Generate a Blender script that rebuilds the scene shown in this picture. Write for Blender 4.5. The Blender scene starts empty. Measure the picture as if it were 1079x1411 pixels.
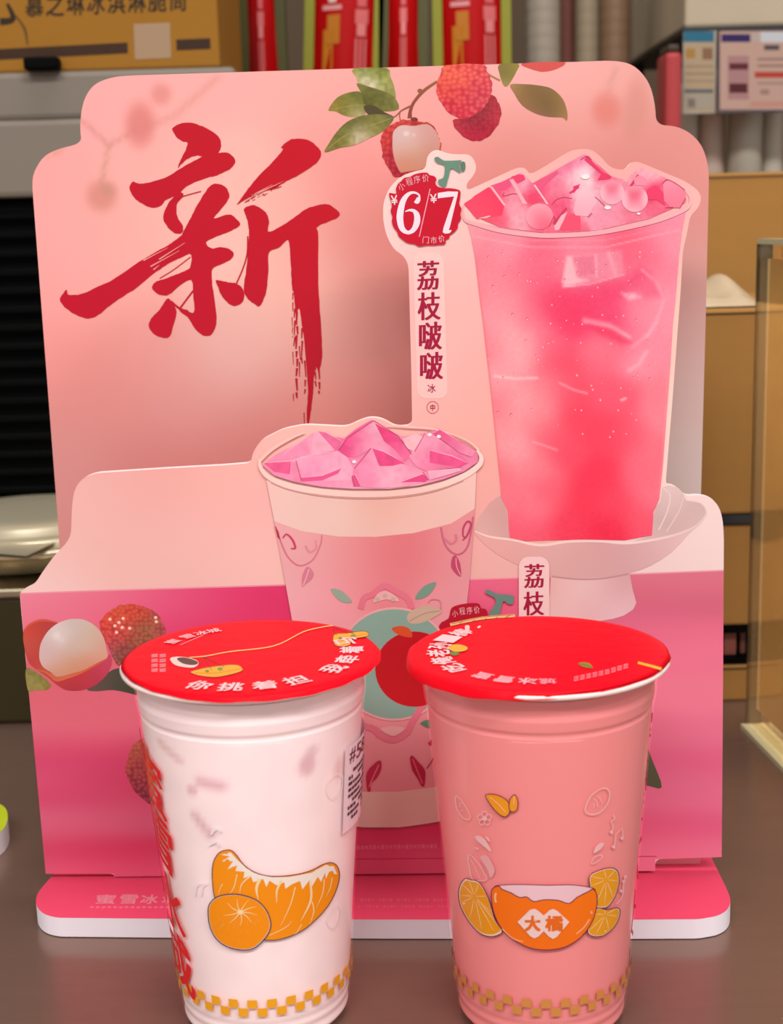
import bpy, bmesh, math, random
import numpy as np
from mathutils import Vector, Matrix
from mathutils.geometry import delaunay_2d_cdt
random.seed(7)
RNG = np.random.RandomState(11)
SC = bpy.context.scene
COL = SC.collection

# ------------------------------------------------------------------ camera
W, H = 1079, 1411
FPX = 1954.8                      # focal length in pixels
PITCH, ROLL, CZ = math.radians(11.62), math.radians(1.62), 0.308
CAM = np.array([0.0, 0.0, CZ])
_F = np.array([0, math.cos(PITCH), -math.sin(PITCH)])
_U0 = np.array([0, math.sin(PITCH), math.cos(PITCH)])
_R0 = np.array([1.0, 0, 0])
_R = math.cos(ROLL) * _R0 - math.sin(ROLL) * _U0
_U = math.sin(ROLL) * _R0 + math.cos(ROLL) * _U0
cam = bpy.data.cameras.new('camera')
cam.sensor_fit = 'VERTICAL'
cam.sensor_height = 36.0
cam.sensor_width = 36.0 * W / H
cam.lens = FPX / H * 36.0
cam.clip_start = 0.01
cam.dof.use_dof = True
cam.dof.focus_distance = 0.585
cam.dof.aperture_fstop = 13.0
cam_ob = bpy.data.objects.new('camera', cam)
COL.objects.link(cam_ob)
cam_ob.matrix_world = Matrix(((_R[0], _U[0], -_F[0], CAM[0]), (_R[1], _U[1], -_F[1], CAM[1]),
                              (_R[2], _U[2], -_F[2], CAM[2]), (0, 0, 0, 1)))
SC.camera = cam_ob

# ------------------------------------------------------------------ light
SC.view_settings.view_transform = 'Standard'
SC.view_settings.look = 'None'
SC.view_settings.gamma = 1.0
SC.view_settings.use_curve_mapping = False
SC.view_settings.exposure = -0.09
world = bpy.data.worlds.new('shop_ambience')
SC.world = world
world.use_nodes = True
world.node_tree.nodes['Background'].inputs[0].default_value = (1.0, 0.975, 0.968, 1)
world.node_tree.nodes['Background'].inputs[1].default_value = 0.72


def area_light(name, loc, sx, sy, watts, color, target=None):
    l = bpy.data.lights.new(name, 'AREA')
    l.shape = 'RECTANGLE'
    l.size, l.size_y = sx, sy
    l.energy = watts
    l.color = color
    o = bpy.data.objects.new(name, l)
    o.location = loc
    if target is not None:
        o.rotation_euler = (Vector(target) - Vector(loc)).to_track_quat('-Z', 'Y').to_euler()
    COL.objects.link(o)
    return o


CEIL_LAMPS = [(-0.55, -0.95, 1.735), (0.65, -0.75, 1.735), (0.05, 0.75, 1.735)]
CEIL_WATTS = [36.0, 36.0, 12.0]
for _i, (_l, _w) in enumerate(zip(CEIL_LAMPS, CEIL_WATTS)):
    area_light(['ceiling_lamp_left_offscreen', 'ceiling_lamp_right_offscreen', 'ceiling_lamp_back_offscreen'][_i], _l, 1.1, 0.30, _w, (1.0, 0.978, 0.965))


# ------------------------------------------------------------------ colour helpers
def srgb(h):
    h = h.lstrip('#')
    return np.array([int(h[i:i + 2], 16) / 255.0 for i in (0, 2, 4)])


def lin(c):
    c = np.clip(np.asarray(c, float), 0, 1)
    return np.where(c <= 0.04045, c / 12.92, ((c + 0.055) / 1.055) ** 2.4)


def lin4(h):
    c = lin(srgb(h))
    return (c[0], c[1], c[2], 1.0)


# ------------------------------------------------------------------ materials
MATS = {}


def mat(name, hexcol, rough=0.5, metal=0.0, spec=0.5, noise=0.0, nscale=40.0, bump=0.0, stretch=(1, 1, 1), sss=0.0, emit=0.0):
    if name in MATS:
        return MATS[name]
    m = bpy.data.materials.new(name)
    m.use_nodes = True
    nt = m.node_tree
    b = nt.nodes['Principled BSDF']
    b.inputs['Base Color'].default_value = lin4(hexcol)
    b.inputs['Roughness'].default_value = rough
    b.inputs['Metallic'].default_value = metal
    b.inputs['Specular IOR Level'].default_value = spec
    if sss:
        b.inputs['Subsurface Weight'].default_value = sss
        b.inputs['Subsurface Radius'].default_value = (0.01, 0.006, 0.006)
        b.inputs['Subsurface Scale'].default_value = 0.5
    if emit:
        b.inputs['Emission Color'].default_value = lin4(hexcol)
        b.inputs['Emission Strength'].default_value = emit
    if noise or bump:
        tc = nt.nodes.new('ShaderNodeTexCoord')
        mp = nt.nodes.new('ShaderNodeMapping')
        mp.inputs['Scale'].default_value = stretch
        nz = nt.nodes.new('ShaderNodeTexNoise')
        nz.inputs['Scale'].default_value = nscale
        nz.inputs['Detail'].default_value = 4
        nt.links.new(tc.outputs['Object'], mp.inputs[0])
        nt.links.new(mp.outputs[0], nz.inputs[0])
        if noise:
            rp = nt.nodes.new('ShaderNodeMapRange')
            rp.inputs['To Min'].default_value = 1 - noise
            rp.inputs['To Max'].default_value = 1 + noise
            mx = nt.nodes.new('ShaderNodeVectorMath')
            mx.operation = 'SCALE'
            mx.inputs[0].default_value = lin4(hexcol)[:3]
            nt.links.new(nz.outputs[0], rp.inputs[0])
            nt.links.new(rp.outputs[0], mx.inputs['Scale'])
            nt.links.new(mx.outputs[0], b.inputs['Base Color'])
        if bump:
            bp = nt.nodes.new('ShaderNodeBump')
            bp.inputs['Strength'].default_value = bump
            bp.inputs['Distance'].default_value = 0.002
            nt.links.new(nz.outputs[0], bp.inputs['Height'])
            nt.links.new(bp.outputs[0], b.inputs['Normal'])
    MATS[name] = m
    return m


def attr_mat(name, rough=0.45, spec=0.4, sss=0.0, coat=0.0):
    m = bpy.data.materials.new(name)
    m.use_nodes = True
    nt = m.node_tree
    b = nt.nodes['Principled BSDF']
    a = nt.nodes.new('ShaderNodeAttribute')
    a.attribute_name = 'ink'
    nt.links.new(a.outputs['Color'], b.inputs['Base Color'])
    b.inputs['Roughness'].default_value = rough
    b.inputs['Specular IOR Level'].default_value = spec
    if coat:
        b.inputs['Coat Weight'].default_value = coat
        b.inputs['Coat Roughness'].default_value = 0.12
    if sss:
        b.inputs['Subsurface Weight'].default_value = sss
        b.inputs['Subsurface Radius'].default_value = (0.012, 0.006, 0.006)
        b.inputs['Subsurface Scale'].default_value = 0.6
    return m


PRINT = attr_mat('printed_card', 0.5, 0.25)
INK = attr_mat('printed_ink_on_plastic', 0.3, 0.4)
FILMINK = attr_mat('printed_ink_on_film', 0.28, 0.35)
LIQUID = attr_mat('milky_drink', 0.25, 0.4, sss=0.0)


def clear_plastic(name, tint='ffffff', base=0.06, edge=0.5, rough=0.08):
    m = bpy.data.materials.new(name)
    m.use_nodes = True
    nt = m.node_tree
    nt.nodes.remove(nt.nodes['Principled BSDF'])
    out = nt.nodes['Material Output']
    tr = nt.nodes.new('ShaderNodeBsdfTransparent')
    tr.inputs[0].default_value = lin4(tint)
    gl = nt.nodes.new('ShaderNodeBsdfGlossy')
    gl.inputs['Roughness'].default_value = rough
    gl.inputs[0].default_value = (1, 1, 1, 1)
    lw = nt.nodes.new('ShaderNodeFresnel')
    lw.inputs[0].default_value = 1.45
    mr = nt.nodes.new('ShaderNodeMapRange')
    mr.inputs['To Min'].default_value = base
    mr.inputs['To Max'].default_value = edge
    mx = nt.nodes.new('ShaderNodeAddShader')
    nt.links.new(lw.outputs[0], mr.inputs[0])
    nt.links.new(mr.outputs[0], gl.inputs[0])
    nt.links.new(tr.outputs[0], mx.inputs[0])
    nt.links.new(gl.outputs[0], mx.inputs[1])
    nt.links.new(mx.outputs[0], out.inputs[0])
    return m


# ------------------------------------------------------------------ object helpers
def empty(name, loc, label=None, cat=None, group=None):
    o = bpy.data.objects.new(name, None)
    o.empty_display_size = 0.02
    o.location = loc
    COL.objects.link(o)
    if label:
        tag(o, label, cat, group)
    return o


def tag(o, label=None, cat=None, group=None, kind=None):
    if label:
        o['label'] = label
    if cat:
        o['category'] = cat
    if group:
        o['group'] = group
    if kind:
        o['kind'] = kind
    return o


def world_loc(o):
    v = Vector((0, 0, 0))
    while o is not None:
        v += Vector(o.location)
        o = o.parent
    return v


def mesh_ob(name, verts, faces, material, parent=None, cols=None, smooth=False, label=None):
    """verts are in world space; parents are never rotated, so the offset is only a shift"""
    off = np.array(world_loc(parent)) if parent is not None else np.zeros(3)
    V = np.asarray(verts, float).reshape(-1, 3) - off
    me = bpy.data.meshes.new(name)
    me.from_pydata(V.tolist(), [], [list(map(int, f)) for f in faces])
    if cols is not None:
        at = me.color_attributes.new('ink', 'FLOAT_COLOR', 'POINT')
        c4 = np.ones((len(V), 4), np.float32)
        c4[:, :3] = cols
        at.data.foreach_set('color', c4.ravel())
    me.materials.append(material)
    if smooth:
        me.polygons.foreach_set('use_smooth', [True] * len(me.polygons))
    me.update()
    o = bpy.data.objects.new(name, me)
    COL.objects.link(o)
    if parent is not None:
        o.parent = parent
    if label:
        o['label'] = label
    return o


def bm_ob(name, bm, material, parent=None, smooth=False, label=None):
    bmesh.ops.recalc_face_normals(bm, faces=bm.faces)
    vs = [v.co[:] for v in bm.verts]
    bm.verts.index_update()
    fs = [[v.index for v in f.verts] for f in bm.faces]
    bm.free()
    return mesh_ob(name, vs, fs, material, parent, smooth=smooth, label=label)


def box_bm(x0, x1, y0, y1, z0, z1, bevel=0.0, seg=2):
    bm = bmesh.new()
    bmesh.ops.create_cube(bm, size=1.0)
    for v in bm.verts:
        v.co = Vector((x0 + (v.co.x + .5) * (x1 - x0), y0 + (v.co.y + .5) * (y1 - y0), z0 + (v.co.z + .5) * (z1 - z0)))
    if bevel:
        bmesh.ops.bevel(bm, geom=list(bm.edges), offset=bevel, segments=seg, profile=0.5, affect='EDGES')
    return bm


def box(name, x0, x1, y0, y1, z0, z1, material, parent=None, bevel=0.0, label=None, seg=2):
    return bm_ob(name, box_bm(x0, x1, y0, y1, z0, z1, bevel, seg), material, parent, label=label)


def lathe(name, prof, cx, cy, material, parent=None, n=72, smooth=True, close=False, cols=None, wob=None):
    """prof: list of (r, z)"""
    vs, fs = [], []
    m = len(prof)
    for i in range(n):
        a = 2 * math.pi * i / n
        for j, (r, z) in enumerate(prof):
            k = 1.0 if wob is None else wob(a, j)
            vs.append((cx + r * k * math.cos(a), cy + r * k * math.sin(a), z))
    for i in range(n):
        i2 = (i + 1) % n
        for j in range(m - 1):
            fs.append((i * m + j, i2 * m + j, i2 * m + j + 1, i * m + j + 1))
    if prof[0][0] > 1e-6 and close:
        fs.append([i * m for i in range(n)][::-1])
        fs.append([i * m + m - 1 for i in range(n)])
    return mesh_ob(name, vs, fs, material, parent, smooth=smooth, cols=cols)


# ------------------------------------------------------------------ pixel -> surface
def rays(P):
    P = np.asarray(P, float).reshape(-1, 2)
    return _F[None] + ((P[:, 0] - W / 2) / FPX)[:, None] * _R[None] + ((H / 2 - P[:, 1]) / FPX)[:, None] * _U[None]


class Plane:
    """a flat face met by the viewing rays; n points to the viewer"""

    def __init__(s, p, n):
        s.p = np.asarray(p, float)
        s.n = np.asarray(n, float) / np.linalg.norm(n)

    def __call__(s, P, lift=0.0):
        d = rays(P)
        t = ((s.p - CAM) @ s.n + np.asarray(lift) * 0.3) / (d @ s.n)
        return CAM + d * t[:, None]


class Cone:
    """side of a tapering cup: r = a + b z"""

    def __init__(s, c, a, b):
        s.c = np.asarray(c, float)
        s.a, s.b = a, b

    def __call__(s, P, lift=0.0):
        d = rays(P)
        o = CAM[:2] - s.c
        A0 = s.a + np.asarray(lift) * 0.4 + s.b * CAM[2]
        qa = (d[:, :2] ** 2).sum(1) - (s.b * d[:, 2]) ** 2
        qb = 2 * (d[:, :2] @ o - A0 * s.b * d[:, 2])
        qc = o @ o - A0 ** 2
        disc = np.maximum(qb * qb - 4 * qa * qc, 0)
        t = (-qb - np.sqrt(disc)) / (2 * qa)
        return CAM + d * t[:, None]

    def tz(s, TZ, lift=0.0):
        """angle (0 = towards the camera, + to the right) and height"""
        TZ = np.asarray(TZ, float).reshape(-1, 2)
        r = s.a + s.b * TZ[:, 1] + lift
        return np.stack([s.c[0] + r * np.sin(TZ[:, 0]), s.c[1] - r * np.cos(TZ[:, 0]), TZ[:, 1]], 1)


def crop(x0, y0, s):
    return lambda pts: [(x0 + x / s, y0 + y / s) for x, y in pts]


# ------------------------------------------------------------------ outlines
def smooth_poly(pts, n=4, closed=True):
    p = np.asarray(pts, float)
    m = len(p)
    out = []
    for i in range(m if closed else m - 1):
        if closed:
            a, b, c, d = p[(i - 1) % m], p[i], p[(i + 1) % m], p[(i + 2) % m]
        else:
            a, b, c, d = p[max(i - 1, 0)], p[i], p[i + 1], p[min(i + 2, m - 1)]
        for k in range(n):
            t = k / n
            out.append(0.5 * ((2 * b) + (-a + c) * t + (2 * a - 5 * b + 4 * c - d) * t * t + (-a + 3 * b - 3 * c + d) * t ** 3))
    if not closed:
        out.append(p[-1])
    return np.array(out)


def rounded(pts, cut=7.0, it=3):
    """round the corners of an outline, leaving long edges straight"""
    p = np.asarray(pts, float)
    for _ in range(it):
        q = []
        for i in range(len(p)):
            a, b = p[i], p[(i + 1) % len(p)]
            l = max(np.linalg.norm(b - a), 1e-9)
            k = min(cut, 0.25 * l) / l
            q += [a + (b - a) * k, b - (b - a) * k]
        p = np.array(q)
        cut *= 0.45
    return p


def ellipse(cx, cy, rx, ry, n=32, rot=0.0):
    a = np.linspace(0, 2 * math.pi, n, endpoint=False)
    c, s = math.cos(rot), math.sin(rot)
    x, y = rx * np.cos(a), ry * np.sin(a)
    return np.stack([cx + c * x - s * y, cy + s * x + c * y], 1)


def stroke(pts, w, w2=None, n=5, smooth=True):
    """outline of a brush stroke; w may be a list with one width for each point"""
    p = np.asarray(pts, float)
    ws = np.asarray(w, float) if hasattr(w, '__len__') else np.linspace(w, w if w2 is None else w2, len(p))
    if smooth and len(p) > 2:
        q = smooth_poly(np.column_stack([p, ws]), n, closed=False)
        p, ws = q[:, :2], np.maximum(q[:, 2], 0.05)
    t = np.gradient(p, axis=0)
    t /= np.maximum(np.linalg.norm(t, axis=1), 1e-9)[:, None]
    nn = np.stack([-t[:, 1], t[:, 0]], 1) * (ws / 2)[:, None]
    return np.vstack([p + nn, (p - nn)[::-1]])


def strip_tris(pts, w, w2=None, n=5, closed=False):
    """a stroke as a quad strip (never self-intersects in the triangulation)"""
    p = np.asarray(pts, float)
    ws = np.asarray(w, float) if hasattr(w, '__len__') else np.linspace(w, w if w2 is None else w2, len(p))
    if closed:
        p = smooth_poly(p, n, True) if n else p
        p = np.vstack([p, p[:1]])
        ws = np.full(len(p), float(np.mean(ws)))
        t = np.vstack([p[1:] - p[:-1], p[1:2] - p[0:1]])
        t = (t + np.roll(t, 1, axis=0))
        t[0] = t[-1] = (p[1] - p[-2])
    else:
        if len(p) > 2 and n:
            q = smooth_poly(np.column_stack([p, ws]), n, closed=False)
            p, ws = q[:, :2], np.maximum(q[:, 2], 0.05)
        t = np.gradient(p, axis=0)
    t = t / np.maximum(np.linalg.norm(t, axis=1), 1e-9)[:, None]
    nn = np.stack([-t[:, 1], t[:, 0]], 1) * (ws / 2)[:, None]
    V = np.vstack([p + nn, p - nn])
    m = len(p)
    F = []
    for i in range(m - 1):
        F += [(i, i + 1, m + i + 1), (i, m + i + 1, m + i)]
    return V, F


def inside(P, poly):
    x, y = P[:, 0], P[:, 1]
    r = np.zeros(len(P), bool)
    n = len(poly)
    j = n - 1
    for i in range(n):
        xi, yi = poly[i]
        xj, yj = poly[j]
        c = ((yi > y) != (yj > y))
        if c.any():
            xx = (xj - xi) * (y - yi) / ((yj - yi) if yj != yi else 1e-12) + xi
            r ^= c & (x < xx)
        j = i
    return r


def fill(polys, spacing=None):
    """triangulate one outline or the union of several, with inner points every `spacing` pixels"""
    if len(polys) and not hasattr(polys[0][0], '__len__'):
        polys = [polys]
    pts, faces = [], []
    for poly in polys:
        poly = np.asarray(poly, float)
        if spacing:
            q = []
            for i in range(len(poly)):
                a, b = poly[i], poly[(i + 1) % len(poly)]
                k = max(1, int(np.linalg.norm(b - a) / (spacing * 1.2)))
                for j in range(k):
                    q.append(a + (b - a) * j / k)
            poly = np.array(q)
        faces.append(list(range(len(pts), len(pts) + len(poly))))
        pts += poly.tolist()
    if spacing:
        al = np.array(pts)
        x0, y0 = al.min(0)
        x1, y1 = al.max(0)
        gx, gy = np.meshgrid(np.arange(x0, x1, spacing), np.arange(y0, y1, spacing * 0.87))
        gx[1::2] += spacing / 2
        G = np.stack([gx.ravel(), gy.ravel()], 1)
        G += RNG.uniform(-.08, .08, G.shape) * spacing
        keep = np.zeros(len(G), bool)
        for f in faces:
            keep |= inside(G, al[f])
        G = G[keep]
        # drop points hugging the outline
        if len(G) and len(al) < 4000:
            ok = np.ones(len(G), bool)
            for s in range(0, len(G), 2000):
                d = ((G[s:s + 2000, None] - al[None]) ** 2).sum(2).min(1)
                ok[s:s + 2000] = d > (spacing * 0.35) ** 2
            G = G[ok]
        pts += G.tolist()
    r = delaunay_2d_cdt([Vector(p) for p in pts], [], faces, 1, 1e-4)
    V = np.array([v[:] for v in r[0]]).reshape(-1, 2)
    return V, [tuple(f) for f in r[2]]


# ------------------------------------------------------------------ painting (colour of print)
def vnoise(P, s, seed=0):
    rs = np.random.RandomState(seed)
    T = rs.rand(64, 64)
    q = P / s
    i = np.floor(q).astype(int)
    f = q - i
    f = f * f * (3 - 2 * f)
    a = T[i[:, 0] % 64, i[:, 1] % 64]
    b = T[(i[:, 0] + 1) % 64, i[:, 1] % 64]
    c = T[i[:, 0] % 64, (i[:, 1] + 1) % 64]
    d = T[(i[:, 0] + 1) % 64, (i[:, 1] + 1) % 64]
    return (a * (1 - f[:, 0]) + b * f[:, 0]) * (1 - f[:, 1]) + (c * (1 - f[:, 0]) + d * f[:, 0]) * f[:, 1]


def cells(P, s, seed=0):
    """distance to the nearest seed of a jittered grid, 0 at the seed, about 1 between seeds"""
    rs = np.random.RandomState(seed)
    J = rs.rand(64, 64, 2) * 0.7 + 0.15
    q = P / s
    q = np.stack([q[:, 0], q[:, 1] / 0.87], 1)
    i = np.floor(q).astype(int)
    best = np.full(len(P), 9.0)
    for dx in (-1, 0, 1):
        for dy in (-1, 0, 1):
            k = i + [dx, dy]
            c = k + J[k[:, 0] % 64, k[:, 1] % 64]
            best = np.minimum(best, ((q - c) ** 2).sum(1))
    return np.clip(np.sqrt(best) / 0.75, 0, 1)


def seg_dist(P, pts):
    pts = np.asarray(pts, float)
    d = np.full(len(P), 1e9)
    for a, b in zip(pts[:-1], pts[1:]):
        ab = b - a
        t = np.clip(((P - a) @ ab) / max(ab @ ab, 1e-9), 0, 1)
        d = np.minimum(d, np.linalg.norm(P - a - t[:, None] * ab, axis=1))
    return d


class Paint:
    def __init__(s, pts, power=3.0, soft=6.0, aniso=1.0, spread=0.62):
        if isinstance(pts, str):
            pts = [(0, 0, pts)]
        s.sc = np.array([aniso, 1.0])
        s.xy = np.array([(p[0], p[1]) for p in pts], float)
        s.c = np.array([srgb(p[2]) for p in pts])
        s.power = power
        q = s.xy * s.sc
        if len(q) > 1:
            dd = np.sqrt(((q[:, None] - q[None]) ** 2).sum(2)) + np.eye(len(q)) * 1e9
            s.sig = max(float(np.mean(np.sort(dd, 1)[:, :2])) * spread, 0.5)
        else:
            s.sig = 1.0
        s.ops = []

    def op(s, f):
        s.ops.append(f)
        return s

    def blob(s, cx, cy, rx, ry, col, alpha=1.0, rot=0.0, hard=1.0):
        c = srgb(col)

        def f(P, C):
            d = P - [cx, cy]
            a, b = math.cos(rot), math.sin(rot)
            u = (a * d[:, 0] + b * d[:, 1]) / rx
            v = (-b * d[:, 0] + a * d[:, 1]) / ry
            r = np.sqrt(u * u + v * v)
            k = np.clip((1.25 - r) / (0.9 / hard), 0, 1)
            k = (k * k * (3 - 2 * k) * alpha)[:, None]
            return C * (1 - k) + c * k
        return s.op(f)

    def line(s, pts, w, col, alpha=1.0):
        c = srgb(col)
        return s.op(lambda P, C: C + (c - C) * (np.exp(-(seg_dist(P, pts) / w) ** 2) * alpha)[:, None])

    def poly(s, pts, col, alpha=1.0, feather=2.0):
        c = srgb(col)
        pp = np.asarray(pts, float)

        def f(P, C):
            ins = inside(P, pp)
            d = seg_dist(P, np.vstack([pp, pp[:1]]))
            sd = np.where(ins, d, -d)
            k = np.clip(sd / feather * .5 + .5, 0, 1)
            return C + (c - C) * (k * alpha)[:, None]
        return s.op(f)

    def noise(s, scale, amp, seed=0, stretch=(1, 1)):
        return s.op(lambda P, C: C * (1 + amp * (vnoise(P * np.array(stretch), scale, seed) * 2 - 1))[:, None])

    def skin(s, scale, light, dark, amount=1.0, seed=0):
        """knobbly lychee skin: paler at the tip of each knob, dark in the furrows"""
        a, b = srgb(light), srgb(dark)

        def f(P, C):
            k = cells(P, scale, seed)[:, None]
            n = (0.6 + 0.8 * vnoise(P, scale * 2.3, seed + 3))[:, None]
            up = np.clip(1 - k * 1.7, 0, 1) * n
            dn = np.clip((k - .55) * 2.2, 0, 1)
            C = C + (a - C) * np.clip(up, 0, 1) * 0.75 * amount
            return C + (b - C) * dn * 0.7 * amount
        return s.op(f)

    def __call__(s, P):
        P = np.asarray(P, float)
        d2 = (((P * s.sc)[:, None] - (s.xy * s.sc)[None]) ** 2).sum(2)
        w = np.exp(-d2 / (2 * s.sig ** 2)) + 1e-3 * (1 + d2 / s.sig ** 2) ** -2.0
        C = (w[:, :, None] * s.c[None]).sum(1) / w.sum(1)[:, None]
        for f in s.ops:
            C = np.clip(f(P, C), 0, 1)
        return C


# ------------------------------------------------------------------ glyphs
_G = {}
_fc = bpy.data.curves.new('glyph_source', 'FONT')
_fo = bpy.data.objects.new('glyph_source', _fc)


def glyph(ch, bold=0.0):
    """outline of one character, scaled to the unit square (y down)"""
    k = (ch, bold)
    if k not in _G:
        if _fo.name not in COL.objects:
            COL.objects.link(_fo)
        _fc.body = ch
        _fc.size = 1.0
        _fc.resolution_u = 3
        dg = bpy.context.evaluated_depsgraph_get()
        dg.update()
        e = _fo.evaluated_get(dg)
        me = e.to_mesh()
        V = np.array([v.co[:2] for v in me.vertices]).reshape(-1, 2)
        F = []
        for p in me.polygons:
            v = list(p.vertices)
            for q in range(1, len(v) - 1):
                F.append((v[0], v[q], v[q + 1]))
        e.to_mesh_clear()
        V = (V - V.min(0)) / np.maximum(V.max(0) - V.min(0), 1e-6)
        V[:, 1] = 1 - V[:, 1]
        if bold:
            # heavier weight: overprint the character with small shifts; thin horizontals when bold < 0
            sh = [(-1, 0), (-.5, 0), (.5, 0), (1, 0)] if bold < 0 else [(-1, -1), (1, -1), (1, 1), (-1, 1)]
            n0, VV, FF = len(V), [V], list(F)
            for q, (a, b) in enumerate(sh):
                VV.append(V + np.array([a, b]) * abs(bold))
                FF += [tuple(i + n0 * (q + 1) for i in f) for f in F]
            V, F = np.vstack(VV), FF
            V = (V - V.min(0)) / (V.max(0) - V.min(0))
        _G[k] = (V, F, 5 if bold else 1)
    return _G[k]


def gquad(ch, quad, bold=0.0):
    """character stretched into a pixel quad tl, tr, br, bl"""
    V, F, n = glyph(ch, bold)
    tl, tr, br, bl = [np.asarray(q, float) for q in quad]
    u, v = V[:, :1], V[:, 1:]
    return (tl * (1 - u) + tr * u) * (1 - v) + (bl * (1 - u) + br * u) * v, F, n


def gbox(ch, x0, y0, x1, y1, bold=0.0, rot=0.0, shear=0.0):
    cx, cy = (x0 + x1) / 2, (y0 + y1) / 2
    hw, hh = (x1 - x0) / 2, (y1 - y0) / 2
    c, s = math.cos(rot), math.sin(rot)
    q = []
    for a, b in ((-1, -1), (1, -1), (1, 1), (-1, 1)):
        x, y = a * hw - b * shear * hh, b * hh
        q.append((cx + c * x - s * y, cy + s * x + c * y))
    return gquad(ch, q, bold)


def stack(lift, n, copies):
    """overprinted copies lie a hair above one another"""
    return lift + np.repeat(np.arange(copies), n // copies) * 2.5e-5


# ------------------------------------------------------------------ a printed layer
class Layer:
    """several flat inked shapes on one surface, joined into one part"""

    def __init__(s, surf, lift=0.0002, step=0.00003):
        s.surf, s.lift, s.step = surf, lift, (0.00009 if isinstance(surf, Cone) else step)
        s.V, s.F, s.C = [], [], []
        s.n = 0

    def tris(s, V, F, col, up=True, copies=1):
        V = np.asarray(V, float)
        if len(V) == 0:
            return s
        c = np.repeat(srgb(col)[None], len(V), 0) if isinstance(col, str) else col(V)
        X = s.surf(V, stack(s.lift, len(V), copies))
        if up:
            s.lift += s.step
        # face the camera
        out = []
        Fa = np.array(F)
        a, b, d = X[Fa[:, 0]], X[Fa[:, 1]], X[Fa[:, 2]]
        nn = np.cross(b - a, d - a)
        flip = ((CAM - a) * nn).sum(1) < 0
        Fa[flip] = Fa[flip][:, ::-1]
        s.F.append(Fa + s.n)
        s.V.append(X)
        s.C.append(lin(c) * 0.9)
        s.n += len(V)
        return s

    def poly(s, pts, col, spacing=None, smooth=0, up=True):
        if smooth:
            pts = smooth_poly(pts, smooth)
        if spacing is None and isinstance(s.surf, Cone):
            spacing = 6
        V, F = fill(pts if hasattr(pts[0][0], '__len__') else [pts], spacing)
        return s.tris(V, F, col, up)

    def stroke(s, pts, w, col, w2=None, n=5, closed=False, up=True):
        V, F = strip_tris(pts, w, w2, n, closed)
        return s.tris(V, F, col, up)

    def glyph(s, vf, col, up=False):
        return s.tris(vf[0], vf[1], col, up, vf[2])

    def build(s, name, material, parent, label=None):
        return mesh_ob(name, np.vstack(s.V), np.vstack(s.F), material, parent, cols=np.vstack(s.C), label=label)


def slab(name, outline, surf, thick, material, parent, back_dir):
    """a sheet of foam board cut to an outline, thick behind the printed face"""
    V, F = fill([np.asarray(outline, float)])
    X = surf(V)
    n = len(X)
    Y = X + np.asarray(back_dir) * thick
    F = np.array(F)
    a, b, d = X[F[:, 0]], X[F[:, 1]], X[F[:, 2]]
    fl = ((CAM - a) * np.cross(b - a, d - a)).sum(1) < 0
    F[fl] = F[fl][:, ::-1]
    faces = [tuple(f) for f in F] + [tuple(f[::-1] + n) for f in F]
    cnt = {}
    for f in F:
        for i in range(3):
            cnt[(f[i], f[(i + 1) % 3])] = 1
    for (p, q) in cnt:
        if (q, p) not in cnt:
            faces.append((q, p, p + n, q + n))
    return mesh_ob(name, np.vstack([X, Y]), faces, material, parent)


# ================================================================== THE SETTING
def zat(py, y, px=540.0):
    """height of the point seen at a pixel if it stands at distance y"""
    d = rays([(px, py)])[0]
    return CZ + d[2] * y / d[1]


def xat(px, y, py=700.0):
    d = rays([(px, py)])[0]
    return d[0] * y / d[1]


M_FLOOR = mat('brown_floor_tile', '5a4a40', 0.5, noise=0.15, nscale=6)
M_WALL = mat('dark_brown_wall', '5a4630', 0.7, noise=0.12, nscale=5)
M_CEIL = mat('white_ceiling', 'd8d4cc', 0.8)
M_COUNTER = mat('brown_grey_countertop', '86695c', 0.24, metal=0.5, spec=0.5, noise=0.06, nscale=30, stretch=(1, 6, 1))
M_CABINET = mat('dark_counter_front', '3a302a', 0.5)
M_STEEL = mat('brushed_steel', 'b8ac92', 0.28, metal=1.0, noise=0.05, nscale=30, stretch=(1, 1, 12))
M_STEELDARK = mat('dull_grey_steel', '86796a', 0.45, metal=0.4, spec=0.4, noise=0.05, nscale=20)
M_BLACK = mat('black_plastic', '030303', 0.6, spec=0.06)
M_CARD = mat('brown_cardboard', 'a8793e', 0.8, spec=0.2, noise=0.06, nscale=25, stretch=(1, 1, 4))
M_CARD2 = mat('dark_cardboard', '7d5a34', 0.8, spec=0.2, noise=0.06, nscale=25, stretch=(1, 1, 4))
M_CARDTOP = mat('ochre_cardboard', '9a6a24', 0.8, spec=0.2, noise=0.05, nscale=25)

tag(box('floor', -2.5, 2.5, -2.0, 2.6, -0.95, -0.90, M_FLOOR), kind='structure')
tag(box('wall_back', -2.5, 2.5, 2.0, 2.1, -0.90, 1.80, M_WALL), kind='structure')
tag(box('ceiling', -2.5, 2.5, -2.0, 2.1, 1.80, 1.85, M_CEIL), kind='structure')

ct = empty('counter', (0, 0.6, -0.90), 'long brown-grey glossy shop counter under the pink display and cups', 'counter')
box('countertop', -1.3, 1.3, 0.02, 1.75, -0.04, 0.0, M_COUNTER, ct, 0.003)
box('cabinet', -1.28, 1.28, 0.06, 1.72, -0.90, -0.04, M_CABINET, ct)

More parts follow.
